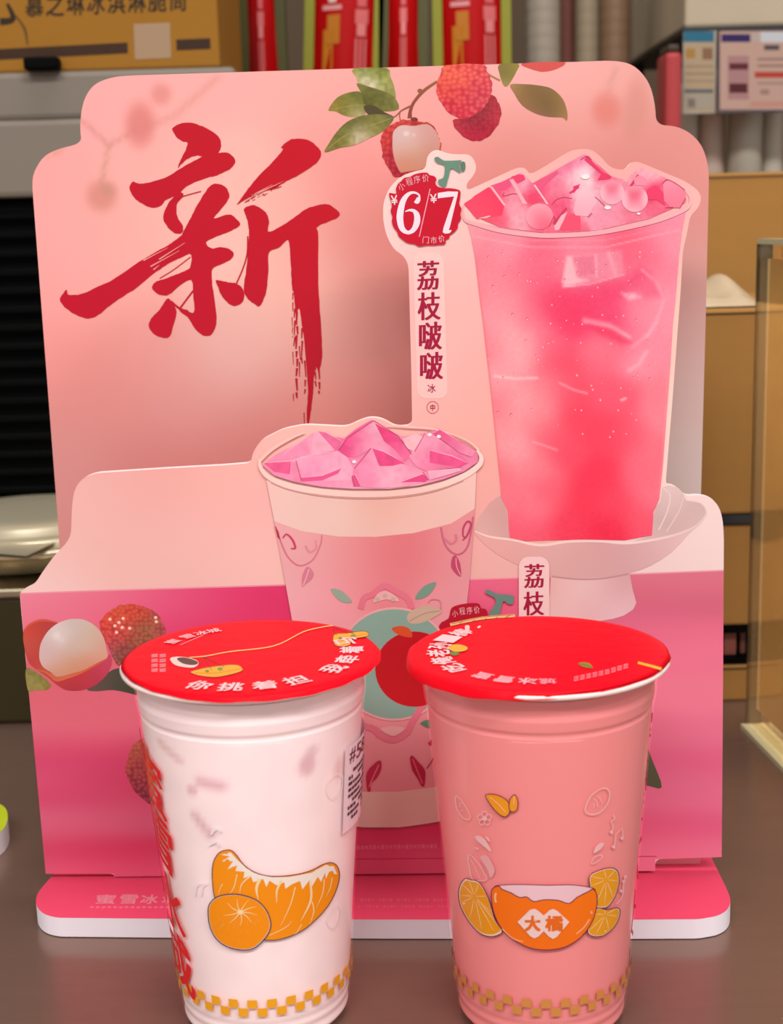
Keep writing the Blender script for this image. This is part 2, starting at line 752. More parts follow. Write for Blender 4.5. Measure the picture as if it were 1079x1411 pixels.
for i, l in enumerate(CEIL_LAMPS):
    lab = ['white ceiling light panel above the customer side near the counter front',
           'white ceiling light panel beside the first one above the customer side',
           'white ceiling light panel above the back of the counter'][i]
    e = empty('ceiling_light', (l[0], l[1], 1.80), lab, 'ceiling light')
    box('frame', l[0] - .6, l[0] + .6, l[1] - .2, l[1] + .2, 1.775, 1.80, mat('lamp_frame', 'dddddd', 0.4), e, 0.004)
    box('diffuser', l[0] - .56, l[0] + .56, l[1] - .16, l[1] + .16, 1.768, 1.776, mat('lamp_diffuser', 'f4f0ea', 0.5), e)

# ================================================================== THE PINK DISPLAY
YAW = -0.0451
N_F = np.array([math.sin(YAW), -math.cos(YAW), 0.0])
FC = np.array([-0.01066, 0.612, 0.0])
FRONT = Plane(FC, N_F)
BACK = Plane(FC - N_F * 0.049, N_F)
BASE_T = 0.0095
BASETOP = Plane((0, 0, BASE_T), (0, 0, 1))

stand = empty('display_stand', (FC[0], FC[1], 0), 'pink die-cut cardboard drinks display with brush lettering and a white-edged base', 'display stand')
M_FOAM = mat('white_foam_board', 'f4ecf4', 0.6, spec=0.3)
M_FOAMP = mat('pale_pink_foam_edge', 'f6d6d2', 0.6, spec=0.3)

# ---- base slab
bo = [(72, 1207), (60, 1220), (51, 1232), (49, 1243), (52, 1252), (61, 1260), (78, 1264.5), (235, 1266), (540, 1267), (870, 1267), (963, 1266.5),
      (989, 1262), (1003, 1254), (1007.6, 1241), (1003, 1228), (980.5, 1182), (955, 1130), (115, 1148)]
bo = rounded(bo, 4)
base = slab('base', bo, BASETOP, BASE_T - 0.0004, M_FOAM, stand, (0, 0, -1))
L = Layer(BASETOP, 0.0002)
pt = Paint('ea4a6c')
L.poly(bo, pt, 12)
L.build('printed_top', PRINT, base)
L = Layer(BASETOP, 0.0004)
cb = crop(50, 1190, 5.395)
for ch, x0, x1 in (('蜜', 445, 590), ('雪', 622, 755), ('冰', 775, 905), ('城', 935, 1065)):
    (ax, ay), (bx, by) = cb([(x0, 230), (x1, 300)])
    L.glyph(gbox(ch, ax, ay, bx, by, 0.025, shear=0.25), 'ee8c9c')
L.build('lettering', PRINT, base, 'pale pink brand lettering on the base')
L = Layer(BASETOP, 0.0004)
for k in range(16):
    x = 124 + k * 8
    L.stroke([(x, 1250 + (k % 3) * .3), (x + 5, 1250)], 2.2, 'ee7c90', n=0, up=False)
for r in range(2):
    for k in range(26):
        x = 492 + k * 5 + r
        if (k * 7 + r * 3) % 5:
            L.stroke([(x, 1240 + r * 9), (x + 3.6, 1240 + r * 9)], 4.0 - r, 'ea6480' if k % 2 else 'e85c7a', n=0, up=False)
tag(L.build('small_print', PRINT, base, 'faint small print on the base'), kind='stuff')

# ---- crossbar that holds the two sheets apart
u_dir = np.array([math.cos(YAW), math.sin(YAW), 0])


def stand_box(name, u0, u1, d0, d1, z0, z1, material, parent):
    vs = []
    for z in (z0, z1):
        for (u, d) in ((u0, d0), (u1, d0), (u1, d1), (u0, d1)):
            p = FC + u_dir * u - N_F * d
            vs.append((p[0], p[1], z))
    fs = [(0, 3, 2, 1), (4, 5, 6, 7), (0, 1, 5, 4), (1, 2, 6, 5), (2, 3, 7, 6), (3, 0, 4, 7)]
    return mesh_ob(name, vs, fs, material, parent)


stand_box('crossbar', -0.148, 0.150, 0.010, 0.0145, BASE_T, 0.034, mat('pink_crossbar', 'f09aa6', 0.5), stand)

# ---- back sheet
bk = [(44, 250), (47.5, 235), (60, 215), (80, 205), (112.6, 197.6), (110.5, 180), (111, 160), (116, 135), (130, 115), (155, 106), (180, 104),
      (500, 94), (800, 85), (847, 83.2), (874, 89), (895, 113), (903, 144.5), (904, 172), (932, 173.6), (953, 184), (969, 202.6), (976, 229),
      (977, 245), (973, 420), (966, 680), (957, 1120), (110, 1140), (80, 720), (60, 460)]
back = slab('back_panel', rounded(bk, 9), BACK, 0.0045, M_FOAMP, stand, -N_F)
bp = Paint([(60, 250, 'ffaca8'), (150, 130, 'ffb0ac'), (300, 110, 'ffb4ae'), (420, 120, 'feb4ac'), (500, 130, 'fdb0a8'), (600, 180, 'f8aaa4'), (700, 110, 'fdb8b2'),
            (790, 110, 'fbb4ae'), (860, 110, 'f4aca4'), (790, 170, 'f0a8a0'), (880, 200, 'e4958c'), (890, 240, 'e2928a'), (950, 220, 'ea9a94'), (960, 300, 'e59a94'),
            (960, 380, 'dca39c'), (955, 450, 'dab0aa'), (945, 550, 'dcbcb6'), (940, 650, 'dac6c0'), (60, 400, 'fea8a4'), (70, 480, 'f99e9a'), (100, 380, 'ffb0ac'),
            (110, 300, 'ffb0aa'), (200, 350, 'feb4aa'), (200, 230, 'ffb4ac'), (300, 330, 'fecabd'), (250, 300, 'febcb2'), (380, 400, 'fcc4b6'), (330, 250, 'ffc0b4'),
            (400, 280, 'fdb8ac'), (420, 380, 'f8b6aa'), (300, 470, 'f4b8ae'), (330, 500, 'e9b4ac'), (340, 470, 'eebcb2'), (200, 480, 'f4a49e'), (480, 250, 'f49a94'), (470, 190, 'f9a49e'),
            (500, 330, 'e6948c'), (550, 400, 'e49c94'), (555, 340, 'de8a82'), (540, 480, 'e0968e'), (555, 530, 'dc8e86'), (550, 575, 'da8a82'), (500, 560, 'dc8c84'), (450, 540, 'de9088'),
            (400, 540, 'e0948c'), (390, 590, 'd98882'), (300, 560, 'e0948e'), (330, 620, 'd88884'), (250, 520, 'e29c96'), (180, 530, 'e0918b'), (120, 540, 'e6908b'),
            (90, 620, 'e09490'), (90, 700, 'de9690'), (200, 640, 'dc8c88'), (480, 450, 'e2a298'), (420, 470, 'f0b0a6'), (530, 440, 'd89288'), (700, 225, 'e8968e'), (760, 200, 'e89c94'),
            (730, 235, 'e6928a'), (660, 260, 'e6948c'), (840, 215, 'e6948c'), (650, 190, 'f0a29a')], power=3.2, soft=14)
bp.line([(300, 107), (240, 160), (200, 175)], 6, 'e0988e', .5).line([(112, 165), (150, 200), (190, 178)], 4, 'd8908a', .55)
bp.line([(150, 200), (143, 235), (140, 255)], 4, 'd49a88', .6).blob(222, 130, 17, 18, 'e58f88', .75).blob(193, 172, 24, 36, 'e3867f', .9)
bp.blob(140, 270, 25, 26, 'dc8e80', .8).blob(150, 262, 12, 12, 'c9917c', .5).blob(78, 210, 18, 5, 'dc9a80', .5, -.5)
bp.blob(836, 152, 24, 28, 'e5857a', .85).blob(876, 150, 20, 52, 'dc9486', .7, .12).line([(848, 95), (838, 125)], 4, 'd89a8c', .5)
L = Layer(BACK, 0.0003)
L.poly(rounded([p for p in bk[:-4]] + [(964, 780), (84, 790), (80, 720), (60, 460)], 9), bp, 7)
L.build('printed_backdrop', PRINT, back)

# branch, leaves and lychees printed on the back sheet
ca = crop(430, 75, 5.679)
cbb = crop(590, 75, 5.395)


def leaf(name, outline, paint, spacing=2.2, ribs=(), parent=None, surf=BACK, lift=0.0006):
    L = Layer(surf, lift)
    L.poly(outline, paint, spacing, smooth=3)
    for r, w, c in ribs:
        L.stroke(r, w, c)
    return L.build('leaf', PRINT, parent)


leaf('leaf', ca([(325, 112), (580, 106), (612, 170), (642, 250), (655, 345), (600, 320), (540, 280), (450, 250), (370, 225), (345, 180)]),
     Paint([(490, 97, '8a8a3a'), (500, 112, 'c0b98a'), (508, 115, 'f2e6d0'), (520, 100, '7c8436'), (535, 118, 'a8a860'), (540, 130, '8c8a44'), (515, 96, '76802c')]).noise(4, .12, 3), parent=back)
leaf('leaf', ca([(130, 440), (145, 400), (200, 335), (280, 300), (370, 290), (400, 340), (415, 400), (420, 465), (330, 490), (250, 478), (180, 445)]),
     Paint([(458, 146, '9a8a38'), (475, 132, '7f7a34'), (490, 130, '6f7230'), (500, 140, '75742e'), (488, 152, '8e8846'), (492, 158, 'c8b890'), (480, 150, '7f7e30'), (465, 143, '8c7c30')]).noise(4, .08, 4),
     ribs=[(ca([(145, 435), (280, 405), (400, 395)]), .9, '9c9a55')], parent=back)
leaf('leaf', ca([(350, 225), (450, 255), (550, 285), (640, 330), (680, 425), (560, 445), (480, 400), (410, 390), (385, 300)]),
     Paint([(500, 122, '7e7c34'), (520, 130, '66682a'), (540, 145, '6c6a2e'), (530, 150, '7a7434'), (505, 140, '5a5a24'), (545, 135, '8a8a4c')]).noise(4, .1, 5), parent=back, lift=0.0008)
leaf('leaf', ca([(405, 405), (480, 398), (560, 448), (640, 490), (540, 500), (440, 470)]), Paint([(510, 152, '4a4424'), (535, 160, '5c4c30')]), parent=back, lift=0.0009)
leaf('leaf', ca([(100, 765), (130, 700), (190, 610), (270, 530), (370, 485), (460, 470), (560, 470), (640, 490), (600, 560), (540, 610), (440, 660), (330, 710), (220, 730)]),
     Paint([(450, 205, '7c7a34'), (470, 180, '6a6c2c'), (490, 165, '646628'), (510, 165, '6e6e34'), (535, 165, '74703c'), (500, 185, 'b4a884'), (495, 192, 'e8d4c0'), (515, 180, '9a9448'),
            (480, 195, '8a8438'), (525, 178, '8c843e'), (460, 200, '7a7030')]).noise(4, .1, 6),
     ribs=[(ca([(105, 755), (250, 640), (420, 570), (620, 500)]), 1.0, '9a9850')], parent=back, lift=0.0010)
L = Layer(BACK, 0.0006)
L.stroke(ca([(980, 212), (880, 280), (800, 370), (770, 440), (765, 500)]), [3.5, 4.5, 4.2, 4.6, 6.5], Paint([(600, 115, 'a0683a'), (570, 150, '96503a'), (565, 165, '8a3a30')]))
L.stroke(ca([(770, 405), (700, 440), (640, 490), (560, 470)]), [3, 2.2, 1.8, 1.2], '9a5a40')
L.stroke(ca([(690, 445), (685, 480), (692, 522)]), 1.5, 'a06048')
L.poly(ellipse(*ca([(845, 285)])[0], 3.6, 3.0), '9a6034')
L.poly(ellipse(*ca([(800, 510)])[0], 5.0, 3.2), '8a3026')
L.build('branch', PRINT, back)
L = Layer(BACK, 0.0006)
L.stroke(cbb([(420, 78), (440, 140), (535, 195)]), [1.8, 2.4, 2.6], 'b08050')
L.build('twig', PRINT, back)


def knobbly(pts, amp=1.2, n=3, seed=0):
    q = smooth_poly(pts, n)
    rs = np.random.RandomState(seed)
    c = q.mean(0)
    d = q - c
    return q + d / np.linalg.norm(d, axis=1)[:, None] * rs.uniform(-amp, amp, (len(q), 1))


def lychee(name, outline, paint, parent, surf, lift=0.0007, spacing=1.9, amp=1.0, seed=0, extra=None, label=None):
    L = Layer(surf, lift)
    L.poly(knobbly(outline, amp, 4, seed), paint, spacing)
    if extra:
        extra(L)
    return L.build('lychee', PRINT, parent, label)


# peeled lychee
def flesh1(L):
    L.poly(ca([(640, 600), (700, 555), (800, 560), (900, 545), (960, 590), (995, 660), (995, 740), (900, 880), (720, 920), (690, 920), (650, 840), (632, 750), (630, 670)]),
           Paint([(548, 185, 'd8b8b0'), (558, 183, 'e6c8c4'), (575, 178, 'd8a8a0'), (595, 180, 'd8a09a'), (545, 205, 'dcb0a4'), (570, 205, 'd8b0a0'), (600, 205, 'd49a8c'), (565, 225, 'd09070'),
                  (550, 230, 'd88e78'), (590, 220, 'd09078')]).blob(560, 184, 5, 4, 'f4dcd6', .8).blob(570, 186, 3, 3, 'f0d4ce', .6), 2.5, smooth=3)


lychee('lychee', ca([(560, 600), (640, 540), (720, 515), (800, 520), (880, 525), (950, 570), (990, 640), (1010, 715), (1000, 770), (930, 880), (800, 960), (655, 960), (600, 900), (555, 800), (535, 680)]),
       Paint([(530, 190, 'd83a34'), (545, 175, 'd04a3c'), (535, 220, 'b8243c'), (580, 168, 'c83a34'), (605, 190, 'c4483c'), (545, 235, 'a81c34')]).skin(7, 'f06a54', '8c1828', .8, 2), back, BACK, extra=flesh1,
       amp=1.5, label='peeled lychee printed on the back sheet')
lychee('lychee', cbb([(200, 480), (300, 470), (400, 380), (470, 300), (520, 350), (545, 420), (530, 500), (480, 580), (400, 635), (340, 645), (270, 620), (210, 560), (182, 500)]),
       Paint([(630, 170, 'c03044'), (650, 160, '8c2430'), (665, 150, '8a3034'), (685, 150, 'b82a3c'), (690, 160, 'c83848'), (665, 180, 'a81c38'), (655, 192, 'c21a3a'), (680, 180, 'b81c34')]).skin(6, 'd84a52', '7c1628', .45, 5),
       back, BACK, lift=0.0007, seed=3)
lychee('lychee', cbb([(130, 84), (400, 76), (440, 130), (470, 200), (472, 290), (430, 370), (380, 430), (300, 470), (230, 475), (150, 430), (100, 360), (66, 300), (64, 230), (95, 140)]),
       Paint([(615, 100, 'f0604c'), (630, 110, 'f2644e'), (650, 95, 'ec5650'), (668, 105, 'e0505a'), (672, 125, 'd83a50'), (610, 130, 'e44a42'), (635, 135, 'e0424a'), (660, 140, 'd04a58'),
              (620, 148, 'cc2440'), (640, 155, 'd42c44')]).skin(7.5, 'ff8a6e', 'b81e34', .8, 7), back, BACK, lift=0.0010, seed=4, label='whole red lychee printed on the back sheet')
lychee('lychee', cbb([(700, 67), (1010, 57), (960, 105), (860, 128), (770, 110)]), Paint([(750, 90, 'dc5450'), (760, 96, 'd85a50')]), back, BACK, spacing=4, amp=0.2)
leaf('leaf', cbb([(610, 225), (700, 220), (820, 230), (920, 255), (1000, 330), (1035, 430), (1030, 495), (1000, 470), (900, 465), (800, 440), (700, 380), (640, 290)]),
     Paint([(707, 118, 'b08858'), (730, 125, '7c6436'), (750, 140, '70582e'), (765, 150, '745c3a'), (750, 120, '907048'), (775, 135, 'a88048'), (780, 160, 'b08850'), (720, 140, '9c7048'), (740, 155, '9a7050')]), parent=back)
leaf('leaf', cbb([(530, 75), (670, 70), (660, 120), (610, 210), (580, 240), (555, 220), (530, 140)]),
     Paint([(692, 95, '8a7840'), (700, 100, '7c7030'), (708, 95, '9a8c40'), (698, 115, 'a09050')]), parent=back)

# the big brush-written character
cx = crop(60, 150, 2.509)
RED = Paint([(120, 420, 'd20036'), (300, 250, 'd0042c'), (420, 230, 'd60024'), (430, 420, 'd0002c'), (300, 420, 'cf0a34'), (430, 560, 'b8142c')]).op(lambda P, C: C * np.array([.95, .6, .8]))
strokes = [
    [(445, 68), (470, 52), (510, 48), (560, 65), (600, 90), (613, 115), (612, 135), (600, 156), (560, 165), (530, 162), (500, 172), (478, 190), (464, 204), (475, 175), (490, 145), (497, 118), (480, 112), (462, 100), (452, 85)],
    [(300, 262), (310, 252), (330, 258), (360, 255), (420, 238), (470, 208), (520, 180), (560, 160), (605, 152), (640, 153), (662, 175), (660, 190), (645, 208), (600, 230), (560, 240), (500, 265), (470, 290), (440, 308),
     (420, 318), (405, 335), (380, 342), (355, 335), (325, 318), (305, 295), (297, 275)],
    [(470, 288), (484, 300), (462, 330), (462, 370), (482, 405), (478, 428), (455, 430), (430, 410), (415, 382), (420, 350), (440, 315)],
    [(580, 263), (607, 260), (632, 273), (642, 298), (632, 325), (610, 352), (590, 378), (640, 365), (662, 376), (680, 402), (640, 425), (590, 445), (562, 462), (580, 482), (610, 478), (640, 483), (658, 500), (648, 520), (620, 535),
     (585, 553), (583, 600), (590, 650), (597, 700), (597, 745), (585, 775), (570, 785), (545, 780), (520, 755), (500, 722), (478, 706), (468, 692), (490, 696), (520, 702), (517, 640), (510, 592), (470, 612), (440, 638),
     (420, 646), (395, 640), (375, 620), (385, 600), (410, 590), (450, 576), (490, 560), (507, 545), (510, 505), (480, 500), (470, 470), (480, 430), (505, 385), (530, 335), (556, 292)],
    [(56, 658), (68, 638), (80, 625), (86, 642), (130, 640), (180, 618), (240, 590), (320, 535), (380, 500), (440, 465), (490, 430), (520, 440), (515, 490), (480, 512), (440, 530), (395, 560), (375, 573), (320, 620),
     (280, 645), (230, 680), (190, 712), (160, 725), (130, 720), (95, 702), (68, 680)],
    [(432, 655), (446, 672), (457, 690), (459, 712), (450, 745), (438, 785), (415, 792), (385, 780), (364, 755), (372, 725), (400, 695), (420, 665)],
    [(597, 592), (640, 600), (668, 604), (690, 625), (693, 655), (680, 675), (655, 681), (635, 668), (615, 645), (602, 612)],
    [(693, 345), (720, 333), (745, 340), (770, 360), (780, 390), (778, 425), (830, 400), (880, 365), (910, 345), (960, 330), (990, 333), (1022, 358), (1018, 375), (985, 390), (945, 410), (950, 440), (950, 600), (956, 700),
     (962, 800), (962, 870), (950, 905), (942, 890), (936, 920), (930, 1000), (922, 1060), (914, 1102), (910, 1060), (914, 980), (908, 880), (896, 760), (884, 690), (872, 712), (866, 640), (858, 600), (855, 540), (847, 455),
     (815, 480), (780, 497), (778, 560), (772, 620), (765, 650), (748, 682), (730, 675), (705, 655), (692, 625), (700, 560), (706, 500), (710, 430), (706, 390), (698, 365)],
    [(668, 332), (690, 300), (720, 260), (760, 215), (800, 175), (828, 140), (822, 132), (850, 108), (880, 103), (920, 110), (950, 135), (960, 155), (950, 180), (920, 205), (880, 230), (840, 250), (800, 275), (770, 284),
     (740, 292), (700, 312)],
]
rs = np.random.RandomState(5)
polys = []
for k, s_ in enumerate(strokes):
    q = smooth_poly(cx(s_), 5)
    q = q + rs.uniform(-.35, .35, q.shape)
    polys.append(q)
L = Layer(BACK, 0.0007)
for q in polys:
    V, F = fill([q])
    L.tris(V, F, RED)
for a, w in (([(440, 665), (470, 690), (500, 700)], 3), ([(518, 628), (490, 665), (470, 692)], 2.4), ([(666, 606), (690, 550), (704, 500), (706, 440)], 2.0), ([(402, 586), (450, 556), (508, 512)], 1.4),
             ([(448, 315), (490, 300), (545, 285)], 1.5)):
    L.stroke(cx(a), w, RED)
for x, y0, y1, w in ((862, 560, 700, 1.6), (860, 720, 790, 1.2), (876, 700, 1000, 3.2), (868, 690, 820, 2.2), (893, 700, 880, 2.6), (905, 870, 985, 2.4), (952, 850, 985, 3.0), (862, 840, 890, 1.2), (900, 1050, 1100, 1.4),
                     (862, 985, 1010, 1.4), (940, 880, 960, 2.4), (886, 820, 930, 1.8)):
    y = y0
    while y < y1:
        h = rs.uniform(18, 60)
        L.stroke(cx([(x + rs.uniform(-2, 2), y), (x + rs.uniform(-3, 3), min(y + h, y1))]), w, RED, w * .6, n=0, up=False)
        y += h + rs.uniform(2, 10)
for k in range(26):   # dry bristle specks
    t = rs.rand()
    x, y = 690 + t * 130 + rs.uniform(-8, 8), 325 - t * 62 + rs.uniform(-6, 10)
    L.stroke(cx([(x, y), (x + rs.uniform(6, 18), y - rs.uniform(5, 12))]), rs.uniform(.5, 1.3), RED, n=0, up=False)
for a, b in (((345, 524), (430, 480)), ((370, 545), (470, 490)), ((400, 520), (490, 462)), ((380, 556), (400, 540))):
    L.stroke(cx([a, b]), 1.6, 'f4a8a0', .4, n=0, up=False)
for a, b in (((720, 300), (790, 262)), ((700, 316), (750, 290)), ((740, 292), (830, 250))):
    L.stroke(cx([a, b]), 1.4, 'fbb4aa', .3, n=0, up=False)
L.build('brush_character', PRINT, back, 'large crimson brush-written character')

# ---- front sheet (die-cut): tall drink, badge, paper cup, table
fo = [(63, 1204), (45, 1010), (27, 817), (32, 813), (48, 805), (60, 786), (76, 764), (92, 748), (98, 736), (99, 700), (102, 676), (112, 660), (130, 652), (230, 645.5), (310, 641),
      (346, 638), (348, 624), (360, 606), (390, 591), (420, 585), (440, 586), (478, 588), (494, 580), (510, 574.5), (527, 577), (545, 588), (568, 586),
      (567, 520), (563, 365), (556, 352), (543, 344), (533, 326), (528, 305), (528, 280), (536, 259), (552, 243), (570, 236), (587, 233), (588, 217), (595, 208), (604, 206), (615, 211),
      (630, 213), (645, 212), (653, 219), (657, 231), (652, 243), (643, 252), (643, 263), (680, 246), (712, 231), (724, 231), (730, 241), (750, 230), (785, 208), (800, 205), (815, 206),
      (826, 214), (840, 230), (853, 234), (863, 233), (868, 225), (877, 222), (890, 227), (945, 250), (962, 262), (967, 273), (962, 287), (951, 297), (946, 325), (941, 345), (938, 400),
      (926, 560), (917, 668), (928, 669), (938, 676), (945, 684), (965, 682), (981, 687), (991, 698), (996, 716), (997.5, 740), (996, 1000), (994.5, 1181), (903, 1184), (903, 1200), (540, 1204), (157, 1208), (157, 1204)]
fo = rounded(fo, 5)
front = slab('front_panel', fo, FRONT, 0.004, M_FOAMP, stand, -N_F)
fp = Paint([(40, 812, 'fcd2cc'), (105, 740, 'f8c0b8'), (150, 700, 'f6bcb4'), (200, 660, 'f4b0a8'), (250, 760, 'f6c0b8'), (330, 680, 'f8b8b0'), (350, 760, 'fbc8c0'), (360, 630, 'fcc0b6'), (420, 590, 'fdc4b8'),
            (510, 578, 'fdc4ba'), (580, 500, 'fcc6be'), (600, 240, 'fcdcd6'), (540, 300, 'fcd4ce'), (575, 240, 'fcdcd4'), (640, 230, 'fcdcd4'), (640, 340, 'fec4be'), (620, 420, 'fdbab4'), (640, 520, 'fab4ac'),
            (650, 620, 'f6b4a8'), (600, 600, 'fab8ae'), (670, 680, 'f2b0a8'), (680, 250, 'fcb8b0'), (720, 235, 'fcbab2'), (790, 212, 'fcb4b0'), (850, 240, 'fcb0ac'), (900, 240, 'fcb0ac'), (960, 270, 'fec0ba'),
            (945, 320, 'fcbeb4'), (932, 450, 'fccec0'), (920, 600, 'fcdacc'), (980, 720, 'fbe0dc'), (985, 770, 'f8dcd8'), (900, 780, 'f4d4d0'), (690, 770, 'f2bcb4'), (650, 740, 'f0b0a8')], power=3, soft=10)
L = Layer(FRONT, 0.0002)
L.poly(fo, fp, 11)
L.build('printed_backdrop', PRINT, front)
# pink table printed across the lower half
tb = [(63, 1204), (45, 1010), (27.5, 818), (150, 813.5), (330, 808), (540, 801.5), (800, 793.5), (997.3, 786), (996, 1000), (994.5, 1181), (903, 1184), (903, 1200), (540, 1204), (157, 1208), (157, 1204)]
tp = Paint([(35, 825, 'f48ca0'), (60, 850, 'f27a92'), (110, 830, 'f07c92'), (150, 835, 'ee6a88'), (250, 830, 'ea5c84'), (240, 850, 'e84c7c'), (330, 830, 'e83e74'), (340, 860, 'ea3a6a'), (390, 830, 'e03468'),
            (640, 810, 'ec6a8a'), (670, 830, 'ec5c80'), (690, 815, 'ee6e8c'), (900, 800, 'e27a90'), (870, 815, 'd8687c'), (960, 800, 'e07488'), (960, 830, 'd86880'), (900, 840, 'e06c8a'), (940, 870, 'ee7290'),
            (970, 900, 'f47a98'), (960, 960, 'f4809a'), (960, 1010, 'ee7896'), (950, 1050, 'ec6a90'), (930, 1080, 'f0769a'), (970, 1100, 'f4789c'), (960, 1140, 'ef6890'), (960, 1172, 'f680a0'),
            (60, 965, 'e46878'), (70, 980, 'e8707e'), (120, 985, 'e4687c'), (180, 975, 'e46a80'), (60, 1012, 'ea7488'), (150, 1012, 'e87084'), (70, 1025, 'e04c70'), (150, 1030, 'd84468'), (80, 1055, 'dc4a74'),
            (140, 1060, 'd84470'), (70, 1075, 'e46080'), (150, 1075, 'd84068'), (80, 1095, 'dc4872'), (150, 1100, 'dc5074'), (90, 1125, 'e66a8a'), (180, 1130, 'dc6080'), (80, 1150, 'e66484'),
            (110, 1172, 'd83a62'), (180, 1178, 'd83660'), (100, 1190, 'ee6a88'), (200, 1195, 'ea6484'), (550, 1150, 'e03a66'), (520, 1170, 'e24a72'), (580, 1180, 'ea6084'), (550, 1198, 'ec5c82')], aniso=0.25, spread=0.6)
L = Layer(FRONT, 0.0003)
L.poly(tb, tp, 6.5)
L.stroke([(27.5, 818), (150, 813.5), (330, 808), (540, 801.5), (800, 793.5), (997.3, 786)], 2.0, Paint([(30, 818, 'f6a0a8'), (200, 812, 'f090a0'), (700, 797, 'f29cac'), (997, 786, 'f0a8b0')]))
L.build('printed_table', PRINT, front, 'pink table top printed across the front sheet')
L = Layer(FRONT, 0.0006)
for k in range(21):
    x = 486 + k * 5.6
    L.stroke([(x, 1168 - k * .1), (x + 4.2, 1168 - k * .1)], 6.0 if k % 3 else 4.5, 'ec7494' if k % 2 else 'ea6c8e', n=0, up=False)
L.stroke([(480, 1184), (905, 1180)], 1.0, 'c83058', n=0)
L.build('lettering', PRINT, front, 'faint pale small print near the foot')

# ---- fruit stand printed under the tall drink
cw = crop(600, 660, 2.6975)
L = Layer(FRONT, 0.0007)
L.poly(cw([(430, 345), (720, 340), (733, 410), (747, 460), (735, 485), (700, 508), (660, 520), (540, 540), (430, 520), (400, 490), (425, 430)]),
       Paint([(760, 800, 'eab4ae'), (790, 800, 'f0c4c0'), (820, 800, 'eec8c6'), (835, 800, 'e4b4b4'), (855, 800, 'd8a0a6'), (875, 830, 'e8b8bc'), (850, 848, 'f0c8cc'), (820, 845, 'eab8bc'), (780, 840, 'f0c4c2')]), 5)
bowl_out = cw([(145, 195), (200, 215), (290, 228), (390, 248), (500, 234), (720, 240), (860, 217), (960, 182), (1003, 135), (985, 165), (945, 200), (880, 270), (800, 322), (720, 350), (620, 366), (500, 368), (430, 360), (330, 330), (230, 280), (165, 225)])
L.poly(bowl_out, Paint([(665, 740, 'eab2aa'), (700, 760, 'e8aca6'), (740, 770, 'e2aca8'), (800, 770, 'd8a4a2'), (860, 765, 'd8a6a6'), (900, 755, 'e0b4b4'), (940, 740, 'eac6c4'), (800, 790, 'e0b0ae'), (760, 750, 'e6b8b2')]), 5, smooth=2)
L.poly(cw([(147, 190), (165, 140), (205, 85), (240, 62), (262, 110), (276, 212), (300, 228), (390, 246), (300, 232), (200, 213)]),
       Paint([(660, 720, 'e0b0a8'), (680, 690, 'dcaaa4'), (690, 710, 'cfa09c'), (700, 735, 'd8a8a4'), (670, 735, 'e2b8b0')]), 4)
L.poly(cw([(800, 212), (808, 150), (822, 100), (838, 82), (845, 30), (870, 24), (895, 30), (920, 52), (932, 80), (985, 88), (1004, 108), (1005, 130), (985, 160), (945, 186), (860, 213), (740, 236), (720, 236)]),
       Paint([(905, 720, 'd4b4b0'), (915, 690, 'd8bab6'), (930, 690, 'e2c6c2'), (920, 675, 'eccfca'), (945, 710, 'd6b4b0'), (965, 700, 'd8b8b4'), (960, 715, 'e0c0bc'), (900, 738, 'e0bab6')]), 4)
L.stroke(cw([(146, 193), (200, 214), (290, 227), (390, 246), (500, 232), (620, 232), (720, 238), (860, 216), (960, 180), (1000, 140), (1006, 118), (985, 90), (935, 80)]),
         [2, 2.6, 3, 3.6, 3.6, 3.6, 3.6, 3.2, 2.8, 2.2, 1.6, 1.4, 1.4], Paint([(680, 740, 'fad8d0'), (745, 750, 'fde4dc'), (800, 746, 'f4cac4'), (868, 748, 'fbe0da'), (950, 725, 'f0d4d0'), (970, 700, 'e8ccc6')]))
L.stroke(cw([(432, 362), (520, 372), (620, 370), (718, 353)]), 2.2, 'c89496')
L.stroke(cw([(845, 32), (872, 60), (862, 120), (830, 190)]), 2.0, 'ecd6d0')
L.stroke(cw([(925, 62), (905, 120), (860, 195)]), 1.6, 'ead2cc')
L.build('printed_fruit_stand', PRINT, front, 'pale porcelain footed bowl printed under the tall drink')

